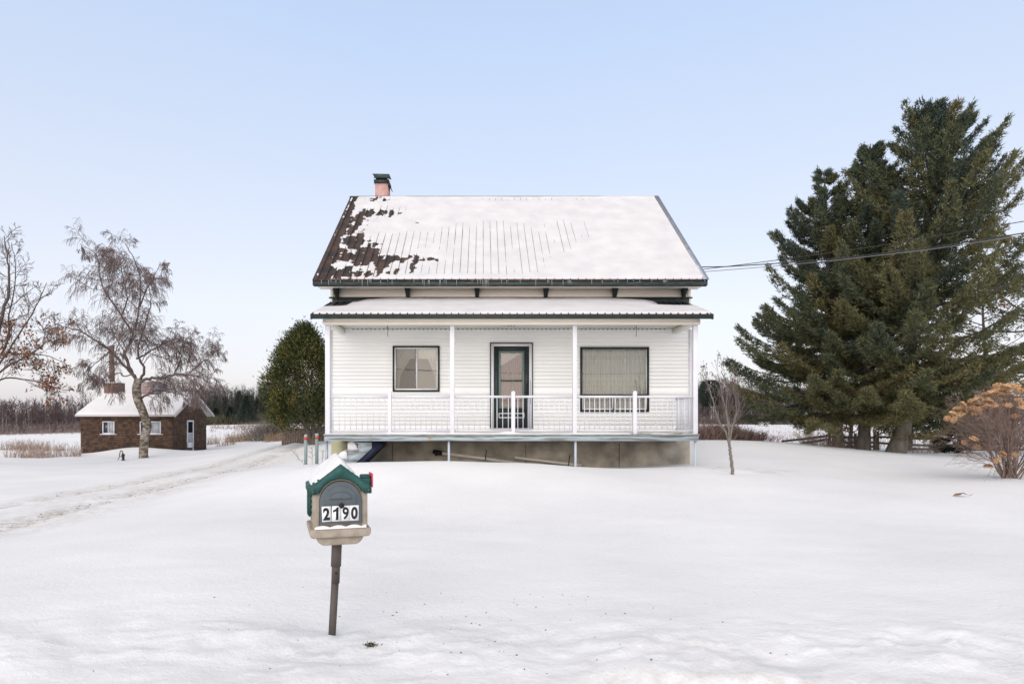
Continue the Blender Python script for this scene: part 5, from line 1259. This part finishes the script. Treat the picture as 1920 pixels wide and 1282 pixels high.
# bare beech with rusty leaves behind the spruces
def leafy(label, px, Y, ytop, yfrom, spread_px, seed, nleaf, name='beech_tree'):
    rng = np.random.default_rng(seed); bx = fx(px, Y); zb = tz(bx, Y)
    t_ = thing(name, (bx, Y, zb), label, 'tree'); out = newout(2); tips = []
    H = fz(ytop, Y)-zb; sp_ = spread_px/F*Y
    out['main'].append((polyline_smooth([[bx, Y, zb-.1], [bx+.1, Y, zb+H*.4], [bx-.05, Y, zb+H*.8], [bx, Y, zb+H]], 5), np.linspace(.10, .02, 16)))
    for i in range(26):
        t = .2+.78*rng.random(); q = np.array([bx, Y, zb+H*t]); a = rng.random()*6.283
        grow(rng, q, np.array([math.cos(a), math.sin(a), .35]), sp_*(1.15-.6*t), .03, 0, [(5, .12, .02, 6, .45, .7), (4, .12, 0, 0, 0, 0)], out, tips)
    V, Fq = tubes_np(out['main'], 7); np_mesh('trunk', V, Fq, M_bark, t_)
    V, Fq = tubes_np([(p, np.maximum(r, .008)) for p, r in out[0]+out[1]], 3); np_mesh('twigs', V, Fq, M_twig2, t_)
    tp = np.array([p for p, l in tips]); tp = tp[tp[:, 2] > fz(yfrom, Y)]; tp = tp[rng.choice(len(tp), min(nleaf, len(tp)), replace=False)]
    leaves_at(rng, tp, 7, .13, .075, 'leaves', F_leaf, t_)
leafy('tall beech with reddish leaves glimpsed behind the right-hand spruces', 1845, 29, 520, 700, 95, 31, 110)
leafy('low beech with rusty leaves behind the thickest spruce trunk', 1705, 28, 728, 840, 55, 32, 75)
leafy('low beech with rusty leaves between the two thinner spruce trunks', 1592, 28, 738, 840, 35, 33, 45)

# ------------------------------------------------------------------ split-rail fence
M_rail = mat('old_rail_wood', (.10, .085, .06), .95, (.17, .15, .12), 7, bump=.4, bscale=20, stretch=(.3, 1, 1))
sf = thing('split_rail_fence', (fx(1650, 25.5), 25.5, .3), 'old split-rail fence with leaning posts behind the spruce trunks', 'fence')
for px, y0, y1, dx in ((1555, 808, 834, 0), (1604, 812, 842, 0), (1640, 808, 846, 0), (1646, 808, 846, 0), (1762, 820, 848, -8), (1680, 812, 846, 0), (1797, 818, 848, 3), (1880, 818, 852, 0)):
    mb = MB(); a = P(px, y0, 25.5); b_ = P(px+dx, y1+4, 25.5); mb.tube([b_, a], [.065, .05], 7); mb.build('post', M_rail, sf)
for a, b_ in (((1466, 827), (1555, 816)), ((1505, 830), (1557, 822)), ((1555, 818), (1646, 820)), ((1557, 829), (1646, 829)), ((1560, 836), (1646, 837)), ((1640, 818), (1765, 823)), ((1646, 830), (1752, 835)), ((1680, 839), (1752, 842)), ((1755, 837), (1850, 828)), ((1755, 843), (1890, 838)), ((1720, 818), (1765, 824)), ((1797, 836), (1930, 830)), ((1797, 842), (1930, 842))):
    mb = MB(); p0 = P(*a, 25.45); p1 = P(*b_, 25.55); m_ = p0.lerp(p1, .5); m_.z -= .02; mb.tube([p0, m_, p1], [.042, .05, .04], 7); mb.build('rail', M_rail, sf)

# ------------------------------------------------------------------ grasses, shrubs and weeds
def blades(name, label, cat, seed, n_, pts_fn, h, w_, cols, lean=.25, branch=0):
    rng = np.random.default_rng(seed); x, y = pts_fn(rng, n_); z = tz(x, y)-.02
    n_ = len(x); d = nrm(np.stack([rng.normal(size=n_)*lean, rng.normal(size=n_)*lean, np.ones(n_)], 1)); ln = h*(.4+.8*rng.random(n_))
    p = np.stack([x, y, z], 1); v, f = tris(p, d, ln, np.full(n_, w_), rng); t = np.repeat(rng.random(n_), 3)
    Vs = [v]; Ts = [t]
    for k in range(branch):
        q = p+d*(ln*(.35+.5*rng.random(n_)))[:, None]; d2 = nrm(d+rng.normal(size=(n_, 3))*.5); v2, _ = tris(q, d2, ln*.35, np.full(n_, w_*.9), rng); Vs.append(v2); Ts.append(t)
    V = np.concatenate(Vs); o = np_mesh(name, V, np.arange(len(V)).reshape(-1, 3), foliage(name+'_mat', cols), tint=np.concatenate(Ts))
    return tag(o, label, cat, kind='stuff')
def band(px0, px1, Y0, Y1, clump=.0, seed=0, thr=.45):
    def f(rng, n_):
        a = px0+(px1-px0)*rng.random(n_*3); Y = np.exp(np.log(Y0)+(np.log(Y1)-np.log(Y0))*rng.random(n_*3)); x = (a-CX)/F*Y
        k = fbm(x*.6, Y*.6, 3, seed) > thr; return x[k][:n_], Y[k][:n_]
    return f
tan = [(.20, .13, .10), (.31, .22, .17), (.42, .33, .27)]; red = [(.15, .09, .08), (.26, .18, .16), (.36, .28, .25)]
blades('dry_grass', 'dry tan grass and weeds poking through the snow left of the cabin', 'dry grass', 1, 7000, band(-500, 152, 30, 39, seed=2, thr=.50), .62, .018, tan, .35, 1)
blades('dry_grass', 'strip of dry russet grass along the yard edge between cabin and cedar', 'dry grass', 2, 4200, band(388, 620, 40.5, 48, seed=3, thr=.48), .62, .020, [(.22, .13, .09), (.34, .24, .16), (.46, .36, .26)], .35, 1)
blades('field_weeds', 'thin reddish weeds on the far snowy field left of the cedar', 'weeds', 3, 2600, band(395, 640, 55, 80, seed=4, thr=.52), .55, .026, red, .3, 1)
blades('field_stubble', 'reddish stalks sticking out of the snowy field right of the house', 'weeds', 4, 9000, band(1290, 2500, 30, 100, seed=5, thr=.5), .42, .020, [(.26, .17, .16), (.38, .28, .26), (.46, .37, .34)], .25, 1)
blades('field_weeds', 'thin weeds on the snowy field far left', 'weeds', 5, 2500, band(-800, 150, 66, 88, seed=7, thr=.52), .6, .03, red, .3, 1)
blades('undergrowth', 'tangle of bare brambles around the spruce trunks and the rail fence', 'undergrowth', 6, 800, band(1500, 1760, 22.5, 26.0, seed=8, thr=.45), .62, .012, [(.16, .11, .09), (.25, .18, .15), (.33, .26, .22)], .5, 2)
def clump_at(cs, sp):
    def f(rng, n_):
        i = rng.integers(0, len(cs), n_); c = np.array([(fx(a, Y), Y) for a, Y in cs]); q = c[i]+rng.normal(size=(n_, 2))*sp; return q[:, 0], q[:, 1]
    return f
for lab, cs, sp, h, sd_i, cols in (('dense red-brown shrub just right of the porch post', [(1322, 26), (1335, 26)], .35, .75, 41, red), ('red-brown shrub behind the sapling', [(1352, 26.5), (1368, 26.5)], .4, .72, 42, red), ('lower russet shrub right of the sapling', [(1388, 26.5), (1402, 27)], .4, .5, 43, red), ('grey-green bare shrub left of the cedar', [(500, 44), (512, 44)], .5, 1.5, 44, [(.13, .11, .09), (.2, .18, .15), (.26, .24, .2)])):
    rng = np.random.default_rng(sd_i); n_ = 700; x, y = clump_at(cs, sp)(rng, n_); z = tz(x, y)-.03; cx_ = x.mean(); cy_ = y.mean()
    d = nrm(np.stack([(x-cx_)*.6+rng.normal(size=n_)*.25, (y-cy_)*.6+rng.normal(size=n_)*.25, np.ones(n_)], 1)); p = np.stack([x, y, z], 1); ln = h*(.5+.5*rng.random(n_))
    Vs = [tris(p, d, ln, np.full(n_, .022), rng)[0]]; T = [np.repeat(rng.random(n_), 3)]
    for k in range(4):
        q = p+d*(ln*(.3+.6*rng.random(n_)))[:, None]; d2 = nrm(d+rng.normal(size=(n_, 3))*.5); Vs.append(tris(q, d2, ln*.4, np.full(n_, .016), rng)[0]); T.append(T[0])
    V = np.concatenate(Vs); o = np_mesh('bare_shrub', V, np.arange(len(V)).reshape(-1, 3), foliage('shrub_mat', cols), tint=np.concatenate(T), origin=(cx_, cy_, float(z.mean()))); tag(o, lab, 'shrub')
# weeds by the bollards
rng = np.random.default_rng(17)
for lab, px, py, Y, top, lean in (('tall dry weed leaning left of the two steel posts', 575, 878, 17.2, 842, -30), ('thin dry weed standing between the two steel posts', 585, 872, 18.2, 838, 0), ('small dry weed between the steel posts and the porch', 604, 868, 18.5, 843, 2)):
    mb = MB(); b_ = P(px, py, Y); t_ = P(px+lean, top, Y); mb.tube([b_, b_.lerp(t_, .5)+Vector((.01, 0, .02)), t_], [.006, .005, .004], 5)
    for k in range(9):
        q = b_.lerp(t_, .35+.07*k); e_ = q+Vector((rng.normal()*.05, rng.normal()*.03, .04+.03*rng.random())); mb.tube([q, e_], [.004, .007 if lean < -5 else .004], 4)
    tag(mb.build('dry_weed', mat('dry_weed', (.30, .20, .16), .9), origin=tuple(b_)), lab, 'weed')

# ------------------------------------------------------------------ woods
def wood(name, label, seed, segs, n_, hmean, fol, conif=.0):
    rng = np.random.default_rng(seed); Vs = []; Ts = []
    for (px0, px1, Y0, Y1, cnt, hm) in segs:
        a = px0+(px1-px0)*rng.random(cnt); Y = Y0+(Y1-Y0)*rng.random(cnt); x = (a-CX)/F*Y; zb = tz(x, Y)-.2; H = hm*(.65+.5*rng.random(cnt)+.25*(vnoise(x*.08, Y*.02, seed)-.5)*2)
        w_ = .05+.012*H; tb = rng.random(cnt)
        p = np.stack([x, Y, zb], 1); d = nrm(np.stack([rng.normal(size=cnt)*.05, rng.normal(size=cnt)*.05, np.ones(cnt)], 1))
        for r_ in range(2): 
            v, _ = tris(p, d, H, w_*2.2, rng); Vs.append(v); Ts.append(np.repeat(np.where(tb > .86, 1.0, tb*.55), 3))
        K = 60; q = np.repeat(p, K, 0)+np.repeat(d, K, 0)*(np.repeat(H, K)*(.22+.72*rng.random(cnt*K)))[:, None]
        fr_ = (q[:, 2]-np.repeat(zb, K))/np.repeat(H, K); sp = np.repeat(H, K)*.16*(1.05-fr_)
        q[:, :2] += rng.normal(size=(cnt*K, 2))*sp[:, None]*.8
        dd = nrm(np.concatenate([rng.normal(size=(cnt*K, 2))*.55, np.ones((cnt*K, 1))], 1)); v, _ = tris(q, dd, np.repeat(H, K)*.15*(.6+.8*rng.random(cnt*K)), np.full(cnt*K, .075), rng)
        Vs.append(v); Ts.append(np.repeat(np.clip(np.repeat(tb*.6, K)+.12*rng.normal(size=cnt*K), 0, .8), 3))
    V = np.concatenate(Vs); o = np_mesh(name, V, np.arange(len(V)).reshape(-1, 3), fol, tint=np.concatenate(Ts)); return tag(o, label, 'woods', kind='stuff')
F_redw = foliage('left_wood', [(.070, .048, .050), (.10, .072, .072), (.13, .10, .095), (.30, .27, .25)])
wood('far_woods', 'dense leafless reddish-brown wood beyond the cabin on the left', 51, [(-1100, -60, 95, 135, 330, 6.5), (-60, 175, 92, 128, 260, 5.4), (150, 330, 100, 130, 120, 5.0)], 0, 6, F_redw)
F_mid = foliage('mid_wood', [(.026, .032, .027), (.042, .044, .036), (.075, .070, .060), (.17, .15, .14)])
wood('far_woods', 'grey-brown leafless wood on the horizon between cabin and cedar', 52, [(330, 640, 165, 215, 620, 9.0), (640, 1300, 180, 230, 420, 9.5)], 0, 6, F_mid)
wood('far_woods', 'grey leafless wood on the horizon right of the house', 53, [(1290, 1500, 135, 175, 300, 9.5), (1500, 2600, 170, 215, 420, 9.5)], 0, 6, F_farb)
def brush(label, seed, px0, px1, Y0, Y1, h, n_, cols, w_=.05):
    return blades('brush', label, 'brush', seed, n_, band(px0, px1, Y0, Y1, seed=seed, thr=.3), h, w_, cols, .35, 3)
brush('low leafless brush along the foot of the left wood', 61, -300, 300, 85, 96, 1.5, 3500, [(.09, .065, .06), (.15, .115, .105), (.2, .16, .145)])
brush('olive brush along the foot of the middle wood', 62, 350, 620, 150, 170, 2.6, 3500, [(.06, .06, .04), (.09, .085, .055), (.13, .11, .08)], .09)
brush('dark brush along the foot of the right wood', 63, 1290, 1720, 125, 138, 1.9, 4000, [(.07, .055, .055), (.11, .085, .08), (.15, .12, .11)], .06)
# conifers one can tell apart at the edge of the woods
def far_conifer(px, Y, ytop, rad, lab, seed, rnd=False, grp='conifers along the far woods'):
    rng = np.random.default_rng(seed); bx = fx(px, Y); zb = tz(bx, Y)-.1; H = fz(ytop, Y)-zb
    t_ = thing('far_pine' if rnd else 'far_spruce', (bx, Y, zb), lab, 'tree', grp)
    mb = MB(); mb.tube([(bx, Y, zb-.2), (bx, Y, zb+H*.93)], [.03*H*.6, .03], 6); mb.build('trunk', M_bark, t_)
    n_ = 2600 if not rnd else 3200; h = (.12 if not rnd else .42)+(.88 if not rnd else .58)*rng.random(n_); a = rng.random(n_)*6.283
    if rnd: R = rad*np.sqrt(np.clip(1-((h-.70)/.32)**2, 0, 1))
    else: R = rad*(1-h)**.85*(.75+.35*np.abs(np.sin(h*34)))+.05
    r_ = R*rng.random(n_)**.45; q = np.stack([bx+np.cos(a)*r_, Y+np.sin(a)*r_, zb+h*H], 1); d = nrm(np.stack([np.cos(a), np.sin(a), -.15+.6*rng.random(n_)], 1)+rng.normal(size=(n_, 3))*.3)
    v, f = tris(q, d, .35+.45*rng.random(n_), np.full(n_, .16), rng); np_mesh('crown', v, f, F_far, t_, tint=np.repeat(np.clip(.4+.25*rng.normal(size=n_), 0, 1), 3))
fc = [(448, 175, 733, 2.3, 'tall dark broad-topped conifer in the far wood left of the cedar', 0), (462, 150, 742, 2.6, 'wide bluish-green spruce standing in front of the far wood left of the cedar', 0), (432, 155, 762, 1.8, 'small dark spruce at the edge of the far wood, left of the bluish one', 0),
      (405, 160, 765, 1.7, 'small dark spruce closest to the cabin in the far wood', 0), (484, 170, 745, 2.0, 'conifer of the far wood just left of the cedar', 0), (420, 190, 744, 2.2, 'pointed conifer behind the small spruces right of the cabin', 0),
      (394, 195, 750, 2.0, 'faint conifer above the cabin roof corner', 0), (472, 205, 741, 2.0, 'pointed conifer behind the wide bluish spruce', 0)]
for i, (px, Y, yt_, r_, lab, rd) in enumerate(fc): far_conifer(px, Y, yt_, r_, lab, 100+i)
fr2 = [(1331, 135, 713, 2.4, 'round-topped dark pine rising behind the sapling', True), (1392, 130, 730, 1.9, 'dark pine between the sapling and the spruces', True), (1366, 150, 762, 2.0, 'small blue-green spruce behind the sapling', False), (1408, 150, 752, 2.4, 'blue-green spruce half hidden by the lowest spruce boughs', False), (1455, 150, 770, 2.3, 'low blue-green spruce at the far field edge under the spruce boughs', False)]
for i, (px, Y, yt_, r_, lab, rd) in enumerate(fr2): far_conifer(px, Y, yt_, r_, lab, 120+i, rd)
# small far white hut
hb = P(1437, 797, 118); zz_ = tz(hb.x, 118)
hut = thing('far_hut', (hb.x, 118, zz_), 'tiny white snow-covered hut on the far edge of the field', 'hut')
mb = MB(); mb.box(hb.x-.75, hb.x+.75, 118, 120, zz_-.2, zz_+.35); mb.build('wall', M_trim, hut)
mb = MB(); mb.prism([(hb.x-.85, zz_+.35), (hb.x+.85, zz_+.35), (hb.x+.6, zz_+.60), (hb.x-.6, zz_+.60)], 117.9, 120.1, 'y'); mb.build('roof', M_snow, hut)

# ------------------------------------------------------------------ debris on the snow
rng = np.random.default_rng(77)
def on_ground(px, py, Y0):
    """point of the ground seen at a photo position"""
    lo, hi = 2.5, 60.0
    ys = np.linspace(2.6, 40, 1500); zs = tz((px-CX)/F*ys, ys); ray = EYE-(py-HY)/F*ys; k = np.argmax(ray < zs); Y = ys[k] if k else Y0
    return np.array([(px-CX)/F*Y, Y, float(zs[k])])
dl = on_ground(1801, 931, 12); a = [dl+np.array([dx, dy, dz]) for dx, dy, dz in ((-.13, 0, .015), (-.05, -.06, .03), (.02, -.04, .07), (.13, -.01, .02), (.06, .05, .05), (-.04, .06, .045))]
mb = MB(); mb.add(a, [(0, 1, 5), (1, 2, 5), (2, 4, 5), (2, 3, 4)]); mb.tube([a[3], a[3]+np.array([.06, 0, .02])], .004, 5); tag(mb.build('dead_leaf', mat('brown_leaf', (.22, .13, .08), .8), origin=tuple(dl)), 'curled brown dead leaf lying on the open snow below the hydrangea', 'leaf')
cl = on_ground(696, 1213, 4); n_ = 120; p = cl[None]+rng.normal(size=(n_, 3))*np.array([.017, .012, .006]); p[:, 2] = cl[2]+np.abs(p[:, 2]-cl[2])+.003
v, f = tris(p, nrm(rng.normal(size=(n_, 3))+np.array([0, 0, .6])), np.full(n_, .018), np.full(n_, .008), rng)
tag(np_mesh('cone_clump', v, f, foliage('clump', [(.03, .03, .02), (.12, .11, .08)]), tint=np.repeat(rng.random(n_), 3), origin=tuple(cl)), 'dark greenish clump of debris on the snow right of the mailbox post', 'debris')
pts = []
for i in range(170):
    px = rng.normal(1000, 230) if i < 140 else rng.uniform(60, 1900); py = 1110+abs(rng.normal())*75 if i < 140 else rng.uniform(1080, 1275)
    if py < 1278: pts.append(on_ground(px, py, 4))
pts = np.array(pts); n_ = len(pts); s_ = .0022+.006*rng.random(n_)**3
V = []; Fl = []
for p, r in zip(pts, s_):
    i = len(V); r1 = r*(.8+.9*rng.random()); V += [p+np.array([r1, 0, 0]), p+np.array([0, r, 0]), p+np.array([-r1, 0, 0]), p+np.array([0, -r, 0]), p+np.array([0, 0, r*.9]), p-np.array([0, 0, r])]
    for a, b_ in ((0, 1), (1, 2), (2, 3), (3, 0)): Fl += [(i+a, i+b_, i+4), (i+b_, i+a, i+5)]
tag(np_mesh('road_grit', V, Fl, mat('grit', (.10, .09, .075), .9, (.2, .18, .15), 30)), 'scattered specks of dark grit and bark on the roadside snow', 'grit', kind='stuff')
pts = []
for i in range(420):
    t = rng.random(); Lr = [(fx(0, 10), 10), (fx(340, 16), 16), (fx(480, 22), 22)] if i % 3 else [(fx(0, 12.4), 12.4), (fx(300, 18.4), 18.4), (fx(430, 24), 24)]
    k = 0 if t < .6 else 1; u = t/.6 if k == 0 else (t-.6)/.4; x = Lr[k][0]+(Lr[k+1][0]-Lr[k][0])*u+rng.normal()*.2; y = Lr[k][1]+(Lr[k+1][1]-Lr[k][1])*u+rng.normal()*.2; pts.append((x, y))
pts = np.array(pts); zs = tz(pts[:, 0], pts[:, 1]); V = []; Fl = []
for (x, y), z in zip(pts, zs):
    r = .004+.014*rng.random()**4; p = np.array([x, y, z]); i = len(V); V += [p+np.array([r*1.6, 0, 0]), p+np.array([0, r, 0]), p+np.array([-r*1.6, 0, 0]), p+np.array([0, -r, 0]), p+np.array([0, 0, r*.8]), p-np.array([0, 0, r])]
    for a, b_ in ((0, 1), (1, 2), (2, 3), (3, 0)): Fl += [(i+a, i+b_, i+4), (i+b_, i+a, i+5)]
tag(np_mesh('drive_gravel', V, Fl, mat('gravel', (.12, .10, .08), .9, (.22, .18, .15), 30)), 'dark gravel showing through the snow in the wheel tracks of the drive', 'gravel', kind='stuff')
